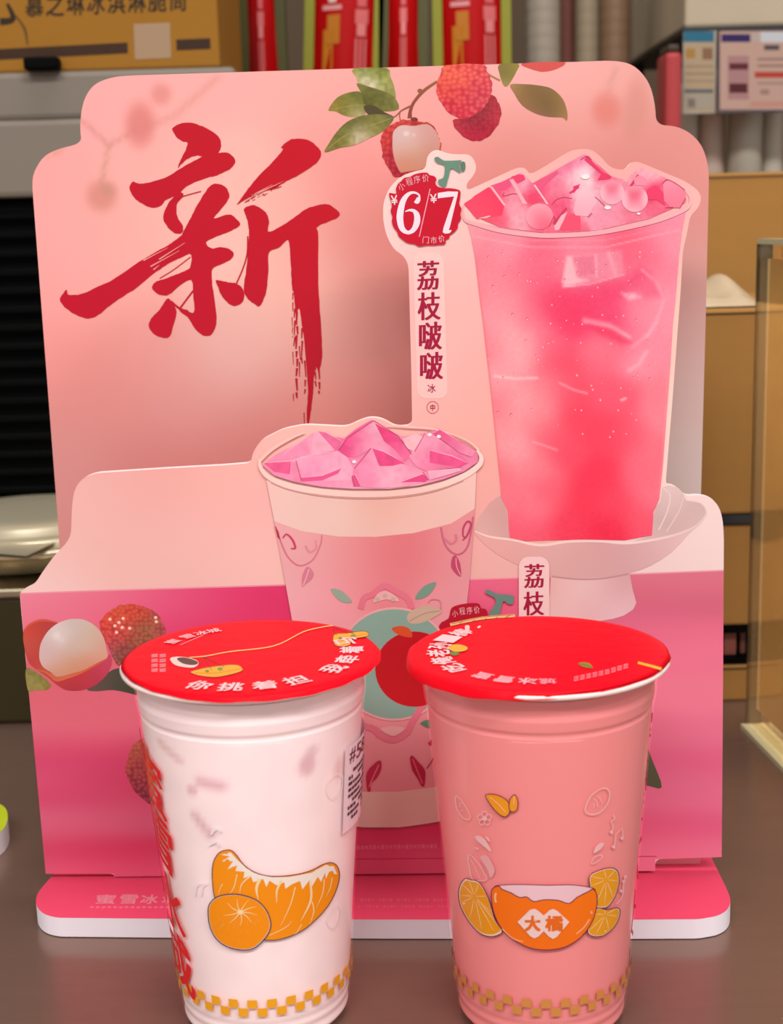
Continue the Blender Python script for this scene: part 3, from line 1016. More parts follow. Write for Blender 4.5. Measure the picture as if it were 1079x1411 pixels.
# ---- tall drink
ct5 = crop(620, 190, 2.916)
ct6 = crop(620, 440, 2.916)
body = ct5([(58, 330), (70, 345), (85, 400), (100, 480), (120, 650)]) + ct6([(133, 20), (165, 300), (200, 640), (206, 715), (232, 765), (240, 878), (300, 891), (400, 888), (560, 884), (700, 888), (812, 868), (818, 775), (842, 722), (855, 600), (885, 200), (896, 20)]) + \
    ct5([(908, 640), (920, 480), (932, 380), (950, 285), (800, 335), (600, 375), (400, 388), (200, 360)])
tpnt = Paint([(648, 320, 'fca0a8'), (656, 350, 'fa8494'), (660, 400, 'fb8c9a'), (670, 470, 'fc7f8e'), (668, 455, 'fba0a8'), (680, 520, 'fda2aa'), (680, 560, 'fb8490'), (690, 600, 'fd98a0'), (690, 650, 'fb7a88'), (710, 620, 'feaab0'),
              (700, 690, 'fc7a8a'), (712, 720, 'fa6078'), (700, 460, 'fdb2b6'), (720, 480, 'fda8ae'), (690, 420, 'fd98a4'), (700, 400, 'fd8c9a'), (730, 440, 'fb7a8e'), (690, 340, 'fb8c9e'), (700, 330, 'fb98a8'),
              (740, 345, 'f86c86'), (760, 360, 'f8708a'), (740, 390, 'f7607e'), (720, 380, 'fa7c92'), (800, 340, 'fb8ca0'), (820, 350, 'f8788e'), (860, 345, 'f9607c'), (880, 335, 'fa6c86'), (910, 325, 'fb86a0'), (925, 330, 'fc9aac'),
              (890, 360, 'fb6e88'), (915, 380, 'fc8aa0'), (920, 420, 'fd98aa'), (800, 375, 'f089a0'), (830, 370, 'ee7a94'), (765, 420, 'f4446c'), (790, 420, 'f43c68'), (800, 450, 'f43a66'), (830, 410, 'f4527a'), (840, 440, 'f2406c'),
              (880, 400, 'f87c96'), (905, 440, 'fc94a8'), (880, 440, 'fa88a0'), (860, 470, 'f86484'), (890, 480, 'fc92a6'), (905, 500, 'fd8ea0'), (875, 500, 'fd9cae'), (840, 490, 'fc7288'), (820, 480, 'fd8498'), (815, 500, 'fb6078'),
              (760, 480, 'fa6c84'), (780, 500, 'f84864'), (770, 530, 'fc6c80'), (790, 540, 'fb4c66'), (830, 540, 'fb5a74'), (860, 540, 'fc5c76'), (905, 540, 'fe8292'), (910, 580, 'fe8a98'), (900, 620, 'fe7688'), (870, 600, 'fc5c74'),
              (840, 600, 'fa4460'), (800, 580, 'fa4660'), (780, 620, 'fa4c66'), (830, 660, 'fa3856'), (800, 690, 'f93a56'), (850, 690, 'fa4862'), (880, 660, 'fd6c82'), (900, 680, 'fe7a8c'), (885, 720, 'fc5870'), (840, 735, 'f52e4e'),
              (780, 735, 'f5405c'), (740, 740, 'f85c74'), (760, 680, 'fc6478'), (740, 640, 'fd8490'), (730, 700, 'fd8290'), (740, 580, 'fd8c96'), (750, 540, 'fd909a'), (720, 560, 'fea6ac'), (760, 600, 'fb6276')], spread=0.52)
tpnt.poly(ct5([(470, 470), (690, 450), (700, 545), (640, 570), (455, 598)]), 'f490a6', .7, 3)
tpnt.poly(ct5([(470, 475), (490, 478), (510, 560), (560, 575), (460, 597), (450, 580)]), 'fcc0c8', .85, 2.5)
tpnt.poly(ct5([(510, 480), (580, 475), (585, 545), (520, 555)]), 'e8708c', .6, 2).line(ct5([(585, 470), (590, 560)]), 1.5, 'fcb4c0', .6).line(ct5([(640, 465), (665, 545)]), 4, 'fbaab8', .6)
tpnt.line(ct5([(455, 598), (560, 588), (700, 548)]), 1.3, 'fcc0c8', .8).poly(ct5([(520, 600), (700, 560), (770, 525), (800, 545), (700, 640), (560, 690), (520, 660)]), 'f23c68', .5, 8)
tpnt.poly(ct5([(690, 625), (740, 625), (765, 640), (720, 652)]), 'fdc0cc', .8, 3).line(ct5([(770, 530), (830, 580), (860, 650), (830, 740), (790, 800)]), 2.2, 'fdacbc', .7)
tpnt.poly(ct5([(760, 525), (820, 570), (850, 640), (790, 640), (720, 590)]), 'ee5078', .45, 5).line(ct5([(540, 730), (640, 750), (720, 800)]), 3.5, 'fca0b2', .6)
tpnt.line(ct6([(540, 10), (640, 30), (720, 70)]), 2.5, 'fcb0bc', .55).poly(ct6([(560, 20), (660, 45), (730, 95), (690, 100), (600, 60)]), 'f03560', .6, 4)
tpnt.line(ct6([(180, 228), (260, 238), (350, 236)]), 2.0, 'ffd0d0', .75).line(ct6([(440, 255), (500, 285), (550, 297)]), 1.6, 'fda8b2', .7).line(ct6([(335, 492), (430, 525)]), 1.5, 'fdb0b8', .6)
tpnt.line(ct6([(720, 205), (760, 180), (790, 130)]), 3.0, 'fdb4c0', .7).line(ct6([(690, 325), (705, 318)]), 1.8, 'fdc8d0', .8).line(ct6([(735, 110), (800, 60), (835, 0)]), 3, 'fdacba', .5)
tpnt.line(ct5([(90, 395), (330, 440), (620, 440), (920, 370)]), 1.2, 'fcb0bc', .6).line(ct5([(86, 370), (330, 412), (620, 412), (930, 345)]), 1.0, 'fa96a8', .5)
tpnt.line(ct5([(100, 480), (120, 650)]) + ct6([(135, 20), (200, 640)]), 2.2, 'f8707e', .6).line(ct6([(880, 200), (858, 560), (845, 715)]), 2.5, 'fd9aa4', .5)
tpnt.noise(2.6, .03, 2)
L = Layer(FRONT, 0.0010)
L.poly(body, tpnt, 2.5)
rs = np.random.RandomState(21)
for k in range(120):   # drops of condensation
    x = rs.uniform(672, 900)
    y = 345 + 260 * rs.rand() ** 1.4
    r = rs.uniform(.7, 1.9)
    L.poly(ellipse(x, y, r, r * 1.25, 8), 'f0788e' if rs.rand() < .6 else 'e85c78', up=False)
    L.lift += 1e-5
    L.poly(ellipse(x + r * .2, y + r * .35, r * .55, r * .6, 6), 'ffc4cc', up=False)
    L.lift -= 1e-5
tall = L.build('printed_tall_cup', PRINT, front, 'tall clear cup of pink iced drink printed on the front sheet')

ci4 = crop(620, 190, 5.994)
ci5 = crop(790, 190, 5.994)
L = Layer(FRONT, 0.0010)
ice = ct5([(55, 265), (100, 235), (180, 190), (285, 140), (312, 160), (330, 182), (345, 175), (430, 125), (540, 65), (570, 85), (650, 155), (690, 165), (712, 178), (725, 150), (765, 120), (800, 130), (905, 178), (945, 212), (950, 250), (945, 262),
           (800, 325), (600, 370), (400, 385), (200, 358), (100, 315)])
ip = Paint([(650, 275, 'f84668'), (670, 280, 'f83e60'), (680, 270, 'f84a68'), (660, 300, 'f8566e'), (690, 305, 'f8607c'), (680, 255, 'f0527a'), (700, 250, 'ee4a76'), (705, 270, 'f890a4'), (715, 290, 'fca0b0'), (720, 255, 'fbb0c0'),
            (712, 305, 'fca8b8'), (730, 270, 'f0486e'), (740, 300, 'f87a92'), (750, 310, 'fa6c88'), (745, 250, 'f4567e'), (760, 240, 'f488a4'), (780, 225, 'f27a9c'), (770, 260, 'f87e98'), (790, 250, 'fbb4c4'), (805, 240, 'fee4e6'),
            (800, 220, 'f48aaa'), (810, 265, 'fcc0ca'), (800, 290, 'fcaabc'), (780, 300, 'f4587e'), (770, 285, 'f45a80'), (790, 310, 'f86a86'), (830, 240, 'f46a8c'), (830, 265, 'fbaabc'), (845, 265, 'f890a6'), (830, 300, 'fa98ae'),
            (850, 300, 'fa92a8'), (870, 300, 'f87c96'), (875, 270, 'f8849c'), (880, 250, 'fb9eb0'), (900, 265, 'f23a68'), (910, 285, 'f8708c'), (925, 265, 'fa8ca0'), (935, 275, 'f8748e'), (895, 240, 'fcb0bc'), (920, 290, 'f65c7e')], spread=0.42)
ip.noise(4, .06, 12)
L.poly(ice, ip, 2.2)


def facet(pts, col, sp=2.5):
    L.poly(pts, col, sp)


facet(ci4([(140, 545), (200, 480), (320, 405), (380, 455), (450, 560), (430, 640), (330, 660), (220, 670), (170, 610)]), Paint([(650, 285, 'fb4668'), (680, 270, 'f64066'), (690, 295, 'fa3e5e'), (660, 298, 'f8546e')]))
facet(ci4([(335, 395), (480, 345), (505, 400), (460, 430), (410, 440), (370, 450)]), Paint([(690, 255, 'ee4a76'), (700, 250, 'f0608a')]))
facet(ci4([(505, 320), (570, 300), (610, 305), (625, 345), (560, 380)]), 'f04470')
facet(ci4([(640, 475), (715, 450), (740, 510), (690, 545), (655, 535)]), Paint([(730, 275, 'f03a64'), (740, 270, 'f4587c')]))
facet(ci4([(330, 405), (350, 400), (465, 560), (445, 560)]), 'fcb4be')
facet(ci4([(490, 345), (525, 340), (600, 480), (640, 545), (600, 545), (560, 460)]), 'fcb0bc')
facet(ci4([(700, 375), (880, 270), (900, 290), (760, 420), (740, 430)]), Paint([(745, 250, 'ee4a78'), (765, 238, 'f06a92')]))
facet(ci4([(690, 390), (705, 385), (815, 545), (800, 550)]), 'fdc0c6')
facet(ci4([(980, 455), (1060, 395), (1070, 410), (1000, 462)]), 'ee3a68')
facet(ci4([(230, 665), (330, 640), (336, 648), (300, 662)]), 'fcb8c0')
facet(ci4([(860, 730), (920, 640), (970, 610), (940, 680), (900, 760), (870, 765)]), 'fcb6c0')
facet(ci4([(850, 700), (900, 640), (960, 570), (970, 590), (920, 640), (870, 720)]), 'd83a62')
facet(ci4([(905, 760), (945, 680), (1000, 620), (1079, 650), (1079, 760)]), Paint([(775, 310, 'f64a70'), (795, 305, 'fa5c78')]))
facet(ci5([(90, 180), (115, 150), (240, 280), (320, 320), (300, 340), (200, 350), (230, 300)]), Paint([(815, 225, 'e83a68'), (835, 245, 'f03a64')]))
facet(ci5([(0, 400), (60, 380), (10, 450), (0, 455)]), 'e8386a')
facet(ci5([(30, 470), (95, 400), (200, 525), (120, 650), (20, 640), (0, 600)]), Paint([(805, 265, 'fdd0d6'), (800, 290, 'fbaabc'), (820, 280, 'fbb4c2')]))
facet(ci5([(465, 395), (530, 300), (545, 310), (490, 395)]), 'e03a66')
facet(ci5([(500, 340), (545, 305), (610, 345), (600, 395), (510, 390)]), Paint([(880, 250, 'f8869e'), (890, 250, 'fba0b4')]))
facet(ci5([(610, 430), (680, 390), (740, 450), (760, 560), (690, 510), (620, 510)]), Paint([(900, 265, 'f03060'), (910, 275, 'f45078')]))
facet(ci5([(740, 380), (780, 350), (860, 380), (920, 440), (930, 500), (880, 575), (800, 575), (750, 520)]), Paint([(920, 255, 'fb9cb0'), (930, 270, 'f88098'), (915, 280, 'f87a94')]))


def pearl(c, r, cols):
    x, y = ci5([c])[0]
    r = r / 5.994
    L.poly(ellipse(x, y, r, r, 28), Paint([(x, y - r * .2, cols[0]), (x - r * .9, y, cols[1]), (x + r * .9, y, cols[1]), (x, y + r * .9, cols[1]), (x, y - r, cols[2]), (x + r * .1, y + r * .4, cols[3])], spread=.4), 1.6)


pearl((320, 450), 100, ('f0708e', 'fcb8c4', 'f898ac', 'f6a0b2'))
pearl((508, 505), 108, ('f0607e', 'fcbcc8', 'f498ac', 'f890a4'))
x, y = ci4([(740, 650)])[0]
L.poly(ellipse(x, y, 19, 18, 28), Paint([(x - 16, y, 'fcb4c0'), (x - 5, y, 'f87a92'), (x + 8, y + 5, 'f6607c'), (x + 16, y - 6, 'fca4b2'), (x, y - 16, 'fcb0bc')], soft=2), 2)
for a, w, c in (([(450, 450), (440, 480), (520, 460), (555, 465)], .8, 'c83a60'), ([(840, 550), (880, 510), (940, 490), (1010, 500)], .8, 'd04a70'), ([(820, 730), (860, 650), (870, 690)], .9, 'c83058')):
    L.stroke(ci4(a), w, c)
for a, w, c in (([(180, 485), (220, 520), (260, 560)], .9, 'c04a70'), ([(735, 380), (775, 345), (860, 385), (920, 430)], .9, 'c04068'), ([(925, 500), (880, 580)], .9, 'c8406a'), ([(60, 180), (115, 150), (150, 180)], 1.0, 'd0406c'),
                ([(120, 655), (155, 620)], .9, 'c84068'), ([(760, 575), (825, 572)], .8, 'c84068')):
    L.stroke(ci5(a), w, c)
for c, r in (((285, 575), 4.5), ((540, 625), 2.5), ((100, 320), 6)):
    x, y = ci5([c])[0]
    L.poly(ellipse(x, y, r, r * .6, 12), 'fff0f0')
L.build('printed_ice', PRINT, front, 'pink ice cubes and pearls heaped above the tall cup')
L = Layer(FRONT, 0.0020)
L.stroke(ct5([(57, 262), (52, 300), (62, 330), (100, 345), (200, 372), (320, 388), (420, 392), (600, 380), (800, 340), (900, 308), (958, 278), (965, 240), (945, 210)]), [1, 2, 4, 5, 6, 6.5, 6.5, 6.5, 6.2, 5.5, 4, 2, .8],
         Paint([(645, 300, 'fcb4b8'), (700, 318, 'fdaab2'), (760, 325, 'fdb8be'), (830, 320, 'fdaab4'), (900, 305, 'fdacb4'), (950, 285, 'fec0c4')]))
L.build('printed_rim', PRINT, front)

# ---- price badge and drink name
cp = crop(510, 190, 6.347)
L = Layer(FRONT, 0.0022)
L.poly(cp([(165, 488), (180, 482), (230, 488), (225, 450), (245, 400), (270, 380), (300, 350), (350, 340), (390, 318), (450, 305), (500, 305), (520, 325), (560, 335), (580, 360), (570, 390), (590, 425), (650, 440), (700, 440), (760, 450),
           (790, 470), (785, 540), (780, 580), (800, 620), (790, 660), (795, 710), (770, 750), (765, 790), (730, 830), (700, 850), (690, 880), (665, 890), (655, 930), (600, 935), (560, 940), (500, 940), (430, 950), (390, 930), (330, 920),
           (290, 895), (250, 860), (235, 820), (205, 780), (190, 730), (195, 690), (180, 640), (190, 600), (185, 560), (175, 530)]), Paint([(540, 260, 'cc1034'), (590, 300, 'd40228'), (630, 330, 'c8042c')]), 8, smooth=3)
L.poly(cp([(560, 180), (595, 165), (650, 200), (790, 195), (796, 205), (780, 245), (795, 305), (760, 290), (710, 265), (690, 330), (675, 380), (665, 420), (640, 428), (600, 400), (600, 365), (640, 350), (655, 280), (645, 235), (590, 220)]), Paint([(605, 222, '6f8878'), (620, 225, '6a9a80'), (635, 230, '6a8a78')]), smooth=2)
L.poly(cp([(802, 208), (830, 215), (832, 270), (815, 295), (797, 283), (790, 240)]), '5c8070', smooth=2)
L.build('price_badge', PRINT, front, 'crimson price badge with a green stem')
L = Layer(FRONT, 0.0026)
L.poly(cp([(395, 545), (412, 520), (436, 520), (440, 545), (425, 572), (402, 575), (385, 562)]), 'fce4ec', smooth=3)
L.stroke(cp([(432, 545), (428, 500), (385, 478), (335, 492), (290, 550), (266, 640), (262, 720), (282, 795), (330, 828), (378, 805), (408, 745), (410, 680), (385, 640), (345, 632), (308, 645)]),
         [2, 2.5, 3, 5, 7.5, 9, 9, 7.5, 5, 6.5, 8.5, 8, 5, 3, 1.2], Paint([(550, 290, 'fdf0fa'), (560, 270, 'fde4ea'), (575, 300, 'fce0ec')]))
L.poly(cp([(592, 482), (680, 468), (770, 470), (764, 505), (700, 770), (688, 808), (712, 805), (708, 822), (690, 835), (655, 838), (635, 825), (642, 785), (735, 512), (612, 526), (592, 530)]), 'fde4ea')
L.stroke(cp([(525, 445), (430, 865)]), 1.3, 'f8a8b8', n=0)
L.glyph(gbox('¥', *cp([(183, 502)])[0], *cp([(240, 586)])[0], .02, -.08), 'fdd8dc')
L.glyph(gbox('¥', *cp([(526, 490)])[0], *cp([(584, 570)])[0], .02, -.08), 'fdd8dc')
for ch, c, r in (('小', (275, 425), -.55), ('程', (343, 383), -.3), ('序', (410, 362), -.2), ('价', (485, 352), -.08)):
    x, y = cp([c])[0]
    L.glyph(gbox(ch, x - 4.6, y - 5.2, x + 4.6, y + 5.2, 0.0, r), 'f6b0b8')
for ch, c, r in (('门', (487, 892), .05), ('市', (556, 895), -.08), ('价', (625, 882), -.2)):
    x, y = cp([c])[0]
    L.glyph(gbox(ch, x - 4.2, y - 4.8, x + 4.2, y + 4.8, 0.0, r), 'f8b8c0')
L.build('price_lettering', PRINT, front, 'white price figures on the crimson badge')

cn = crop(550, 340, 5.43)
L = Layer(FRONT, 0.0005)


def rrect(x0, y0, x1, y1, r, n=6, tilt=0.0):
    out = []
    for cx_, cy_, a0 in ((x1 - r, y0 + r, -90), (x1 - r, y1 - r, 0), (x0 + r, y1 - r, 90), (x0 + r, y0 + r, 180)):
        for k in range(n + 1):
            a = math.radians(a0 + 90 * k / n)
            y = cy_ + r * math.sin(a)
            out.append((cx_ + r * math.cos(a) + tilt * (y - y0), y))
    return out


L.poly(rrect(569, 348, 611, 549, 12, tilt=.03), Paint([(590, 360, 'fcd0c8'), (590, 450, 'fcccc6'), (595, 540, 'fcc8c2')]), 12)
L.build('name_strip', PRINT, front)
L = Layer(FRONT, 0.0008)


def serif_cjk(L, ch, q, col, bold=.012):
    L.glyph(gquad(ch, q, bold), col)


NAMECOL = 'a8103e'
for ch, x0, y0, x1, y1 in (('荔', 133, 105, 300, 322), ('枝', 138, 340, 312, 548), ('啵', 148, 562, 322, 770), ('啵', 156, 788, 330, 992)):
    L.glyph(gquad(ch, cn([(x0, y0 + 4), (x1, y0 - 4), (x1, y1 - 4), (x0, y1 + 4)]), -.034), NAMECOL)
L.glyph(gquad('冰', cn([(212, 1028), (272, 1026), (274, 1090), (213, 1092)]), .01), NAMECOL)
L.glyph(gquad('中', cn([(232, 1178), (268, 1176), (270, 1228), (234, 1230)]), .01), NAMECOL)
L.stroke(ellipse(*cn([(251, 1202)])[0], 8.0, 8.2, 24), .7, 'b83a58', n=0, closed=True)
L.build('drink_name', PRINT, front, 'crimson vertical drink name beside the tall cup')

# ---- paper cup printed in front
c4 = crop(330, 550, 2.916)
c3 = crop(360, 700, 3.372)
cl = crop(470, 880, 4.407)
L = Layer(FRONT, 0.0030)
L.poly(c4([(140, 488), (250, 528), (400, 550), (550, 551), (700, 536), (850, 498), (945, 438), (925, 720), (905, 900)]) + [(628, 1000), (615, 1084), (604, 1085), (549, 1092), (491, 1092), (447, 1088), (402, 852)],
       Paint([(385, 740, 'eeb2b2'), (400, 760, 'eeb0b2'), (440, 760, 'eda8aa'), (480, 750, 'e89a9c'), (520, 750, 'e68a8c'), (545, 760, 'e0747a'), (570, 750, 'e27c82'), (600, 770, 'e68e94'), (640, 760, 'e8a0a4'), (640, 720, 'e6969a'),
              (400, 840, 'f4b4ba'), (450, 840, 'f6a6ae'), (500, 800, 'f09aa0'), (540, 810, 'e88088'), (600, 830, 'f09aa2'), (630, 850, 'e8a0a6'), (520, 1000, 'f09aa0'), (560, 1000, 'ee949a'), (590, 1020, 'ee9aa0'), (520, 1060, 'f0989e'), (580, 1070, 'ee969c'), (470, 900, 'eaa0a4')]), 6)
L.poly(c4([(108, 325), (200, 352), (330, 380), (480, 390), (640, 385), (780, 362), (900, 318), (952, 288), (945, 440), (850, 500), (700, 538), (550, 553), (400, 552), (250, 530), (140, 490)]),
       Paint([(370, 670, 'f6ccc2'), (400, 690, 'f2d0c6'), (450, 700, 'eed0c4'), (500, 710, 'eecabc'), (540, 700, 'eebcae'), (600, 690, 'eec2b4'), (640, 670, 'f4ccc2'), (620, 700, 'eec6ba'), (520, 690, 'e8b0a2'), (440, 680, 'f0c6ba'), (560, 730, 'f0c8bc')]), 6)
L.poly([(447, 1088), (491, 1091), (549, 1091), (604, 1084), (616, 1083), (612, 1131), (580, 1137), (549, 1140), (500, 1140), (452, 1134)],
       Paint([(470, 1110, 'f2d0c6'), (510, 1110, 'eecabc'), (560, 1110, 'eec2b4'), (600, 1105, 'f0c6ba'), (560, 1132, 'eec4b8')]), 6)
L.stroke([(452, 1135), (500, 1141), (549, 1141), (612, 1132)], 2, 'a84058')
cup2 = L.build('printed_paper_cup', PRINT, front, 'white and pink paper cup printed in the middle of the front sheet')
L = Layer(FRONT, 0.0034)
L.stroke(c3([(65, 85), (100, 180), (130, 235), (180, 268), (240, 240), (275, 170), (282, 125)]), 2.4, 'dc7c90', 1.6)
L.stroke(c3([(100, 140), (118, 122), (145, 148), (158, 185), (138, 188)]), [2, 2.4, 3, 3, 1.5], 'c8486a')
L.poly(c3([(64, 82), (80, 110), (90, 150), (75, 135)]), 'b82a50')
L.stroke(c3([(205, 175), (225, 205), (255, 185), (250, 150)]), 3, 'e294a0', 2)
L.poly(c3([(190, 365), (192, 310), (215, 272), (243, 300), (235, 330), (210, 350)]), 'dc8294', smooth=3)
L.stroke(c3([(195, 360), (210, 320), (222, 285)]), 1.5, 'f0b4bc')
L.stroke(c3([(835, 90), (850, 160), (880, 202), (920, 215), (958, 180), (978, 90), (984, 40)]), 2.4, 'cc6880')
L.stroke(c3([(935, 150), (955, 130), (975, 80), (960, 62), (940, 90), (938, 130), (950, 135)]), [1.5, 2.5, 3, 2.5, 2.5, 2, 1.4], 'c0406a')
L.stroke(c3([(850, 140), (880, 165), (905, 150), (903, 122)]), 2.6, 'd87e90', 3.4)
L.poly(c3([(882, 270), (888, 230), (905, 222), (925, 262), (927, 318), (898, 298)]), 'c44a68', smooth=3)
L.stroke(c3([(925, 312), (908, 270), (905, 232)]), 1.4, 'e8a0ac')
L.poly(c3([(715, 422), (735, 385), (765, 358), (812, 345), (792, 390), (755, 418)]), '7a9c88', smooth=3)
L.poly(c3([(322, 378), (372, 384), (422, 436), (368, 434)]), '9aac98', smooth=3)
L.stroke(c3([(462, 470), (478, 420), (520, 400), (572, 362), (630, 390), (680, 420), (700, 470)]), 8.5, 'e67a8c')
L.poly(c3([(520, 440), (540, 400), (575, 385), (620, 405), (640, 435), (580, 425)]), 'f0b0b0', smooth=3)
for a in ((540, 425), (575, 408), (612, 425)):
    L.poly(ellipse(*c3([a])[0], 3.5, 3.2, 12), 'c8b0a0')
L.poly(ellipse(543, 915, 78, 77, 48), Paint([(520, 850, '8fb0a0'), (560, 860, '84a898'), (590, 900, '8aaa9c'), (550, 985, '8aac9c'), (500, 960, '8fb0a0')]), 10)
L.stroke(ellipse(543, 915, 78, 77, 48), 3, 'ecacac', n=0, closed=True)
L.stroke(cl([(60, 520), (190, 545), (240, 590), (320, 615), (400, 570), (430, 510), (500, 400), (520, 380)]), 9.0, 'e67a8c')
L.poly(cl([(240, 545), (320, 530), (390, 545), (330, 590), (280, 580)]), 'f0b0b0', smooth=3)
L.poly(ellipse(571, 922, 54, 52, 40), Paint([(560, 880, 'c01020'), (590, 920, 'b80c18'), (560, 960, 'c81822'), (540, 930, 'c01822')]), 10)
L.poly(c3([(605, 560), (650, 548), (690, 562), (700, 600), (640, 590)]), 'd8522c', smooth=3)
L.poly(c3([(678, 500), (720, 465), (790, 455), (840, 480), (800, 510), (740, 535), (690, 535)]), 'cdaf98', smooth=3)
L.stroke(c3([(690, 525), (760, 490), (830, 478)]), .9, 'b07c6c')
L.stroke(c3([(775, 440), (790, 425), (830, 430), (835, 470)]), 1.4, 'd88a94')
L.poly(cl([(152, 860), (158, 810), (190, 770), (238, 738), (245, 790), (215, 850), (180, 880), (180, 925), (160, 925)]), 'c42c50', smooth=2)
L.stroke(cl([(170, 900), (195, 840), (230, 765)]), 1.6, 'e47c8c')
L.poly(cl([(418, 725), (435, 712), (470, 750), (508, 795), (512, 840), (505, 895), (488, 895), (465, 850), (432, 800)]), 'bc1c44', smooth=2)
L.stroke(cl([(495, 880), (470, 820), (435, 730)]), 1.6, 'dc6478')
L.stroke(cl([(520, 790), (570, 710), (580, 640), (560, 620), (535, 645)]), [1.6, 2, 3, 5, 5], 'c42a50')
L.poly(cl([(478, 515), (540, 490), (580, 510), (560, 550)]), '5e8c6e', smooth=2)
L.stroke(cl([(60, 640), (40, 700), (20, 740)]), 3, 'c83058')
L.build('printed_ornament', PRINT, front, 'scrolls, leaves and green medallion printed on the paper cup')
ci = crop(340, 570, 3.1735)
L = Layer(FRONT, 0.0034)
pi = Paint([(370, 635, 'f890b4'), (390, 620, 'fba8c0'), (420, 600, 'f9a4ba'), (440, 610, 'fcb4c8'), (450, 620, 'f688ae'), (480, 610, 'ee5c94'), (510, 590, 'f070a0'), (540, 600, 'fbaac0'), (560, 620, 'ee5c92'), (580, 600, 'f8c0c4'),
            (600, 610, 'f486aa'), (620, 600, 'e84888'), (640, 620, 'f08aae'), (620, 640, 'f490b4'), (560, 650, 'fcb4cc'), (500, 650, 'fbaac6'), (440, 650, 'fb9cc0'), (400, 655, 'fa98be'), (480, 670, 'fba4c4')], soft=4).noise(5, .04, 4)
L.poly(c4([(92, 265), (150, 220), (240, 175), (300, 133), (330, 128), (370, 148), (420, 158), (470, 118), (530, 83), (580, 113), (650, 150), (700, 148), (740, 138), (800, 118), (850, 148), (920, 188), (958, 215), (958, 252), (900, 292), (820, 322), (720, 347),
           (600, 360), (450, 360), (330, 352), (220, 332), (140, 307)]), pi, 4)
for pts, c in ((([(75, 215), (195, 207), (190, 265), (120, 255)]), Paint([(370, 640, 'ee5a8e'), (395, 645, 'f06a9a')])),
               (([(200, 208), (240, 190), (400, 165), (440, 190), (465, 240), (460, 290), (330, 295), (240, 295), (220, 250)]), Paint([(410, 640, 'fcb8d0'), (440, 628, 'fba0c2'), (470, 640, 'fab0cc'), (420, 660, 'f888b4'), (460, 655, 'fcb4cc')])),
               (([(235, 280), (330, 270), (415, 238), (400, 262), (330, 292), (245, 297)]), 'ee5c96'),
               (([(190, 207), (215, 210), (240, 297), (205, 295)]), Paint([(404, 640, 'f878a8'), (412, 655, 'fcb0c8')])),
               (([(165, 175), (265, 100), (275, 170), (200, 195), (110, 205)]), Paint([(400, 625, 'fba0c0'), (420, 610, 'f690b4')])),
               (([(290, 85), (310, 78), (385, 160), (330, 178), (280, 185)]), Paint([(435, 610, 'fcbcd0'), (450, 620, 'f8a4c0')])),
               (([(310, 76), (345, 80), (415, 120), (400, 155), (385, 160)]), Paint([(445, 600, 'e85a92'), (465, 610, 'f28aae')])),
               (([(400, 158), (440, 105), (555, 30), (660, 95), (720, 175), (690, 210), (600, 170), (545, 150), (480, 190), (440, 190)]), Paint([(480, 605, 'ee4e8c'), (500, 600, 'f684ac'), (520, 590, 'fbc0d0'), (510, 615, 'f8a0be'), (540, 610, 'f8a8c2'), (550, 595, 'e84a86'), (560, 615, 'ea5a90'), (555, 625, 'f490b2')])),
               (([(560, 40), (655, 90), (725, 180), (690, 208), (640, 150), (600, 120)]), Paint([(535, 595, 'e8407e'), (555, 615, 'ec5a90'), (560, 630, 'f284aa')])),
               (([(470, 240), (545, 150), (680, 220), (770, 255), (795, 290), (700, 318), (560, 325), (470, 318), (460, 280)]), Paint([(500, 640, 'f88ab2'), (520, 625, 'fba8c4'), (540, 650, 'fcc4d4'), (560, 645, 'f890b4'), (580, 655, 'fbb4cc'), (500, 665, 'f690b8')])),
               (([(548, 150), (600, 165), (690, 215), (640, 228), (580, 230)]), Paint([(525, 625, 'e84484'), (545, 640, 'ee5e94')])),
               (([(670, 300), (770, 262), (795, 285), (780, 298)]), 'ea4e8a'),
               (([(460, 270), (475, 265), (500, 318), (470, 318)]), 'e8588e'),
               (([(680, 110), (740, 90), (770, 100), (740, 170), (700, 150)]), Paint([(565, 605, 'fcd0d0'), (580, 610, 'f8b0c0')])),
               (([(710, 190), (780, 85), (810, 90), (900, 150), (970, 215), (920, 235), (780, 250), (740, 230)]), Paint([(580, 610, 'f8a4be'), (600, 600, 'fbb0c6'), (600, 625, 'f684aa'), (630, 630, 'ee6a9c'), (620, 612, 'f490b2')])),
               (([(800, 160), (900, 185), (965, 215), (930, 235), (800, 215)]), Paint([(600, 630, 'f06498'), (630, 638, 'ec4c8a')])),
               (([(815, 85), (845, 68), (930, 120), (1000, 165), (985, 190), (930, 170)]), Paint([(605, 598, 'e84a84'), (630, 610, 'f07aa4'), (650, 625, 'f8a8c0')])),
               (([(790, 250), (930, 240), (940, 250), (800, 290)]), Paint([(600, 655, 'fcc0d4'), (630, 648, 'fba8c4')]))):
    if not isinstance(c, str):
        c.noise(6, .05, 8)
    L.poly(ci(pts), c, 3.5)
    L.stroke(ci(pts[:3]), [.4, 1.1, .3], 'fcc4d4', n=0)
for a in ([(400, 160), (440, 105), (555, 30)], [(555, 30), (660, 95), (722, 178)], [(470, 240), (545, 150)], [(770, 255), (795, 290)], [(780, 85), (735, 165)], [(215, 205), (240, 295)], [(460, 275), (470, 318)]):
    L.stroke(ci(a), .9, 'd0427c', n=0)
for a in ((470, 210), (840, 100), (800, 92)):
    L.poly(ellipse(*ci([a])[0], 3, 2.4, 10), 'fff4f4')
L.build('printed_ice', PRINT, front, 'pink ice cubes filling the printed paper cup')
L = Layer(FRONT, 0.0042)
L.stroke(c4([(80, 250), (130, 202), (200, 160), (262, 132)]), [4, 4.5, 4, 2], 'fcccc2')
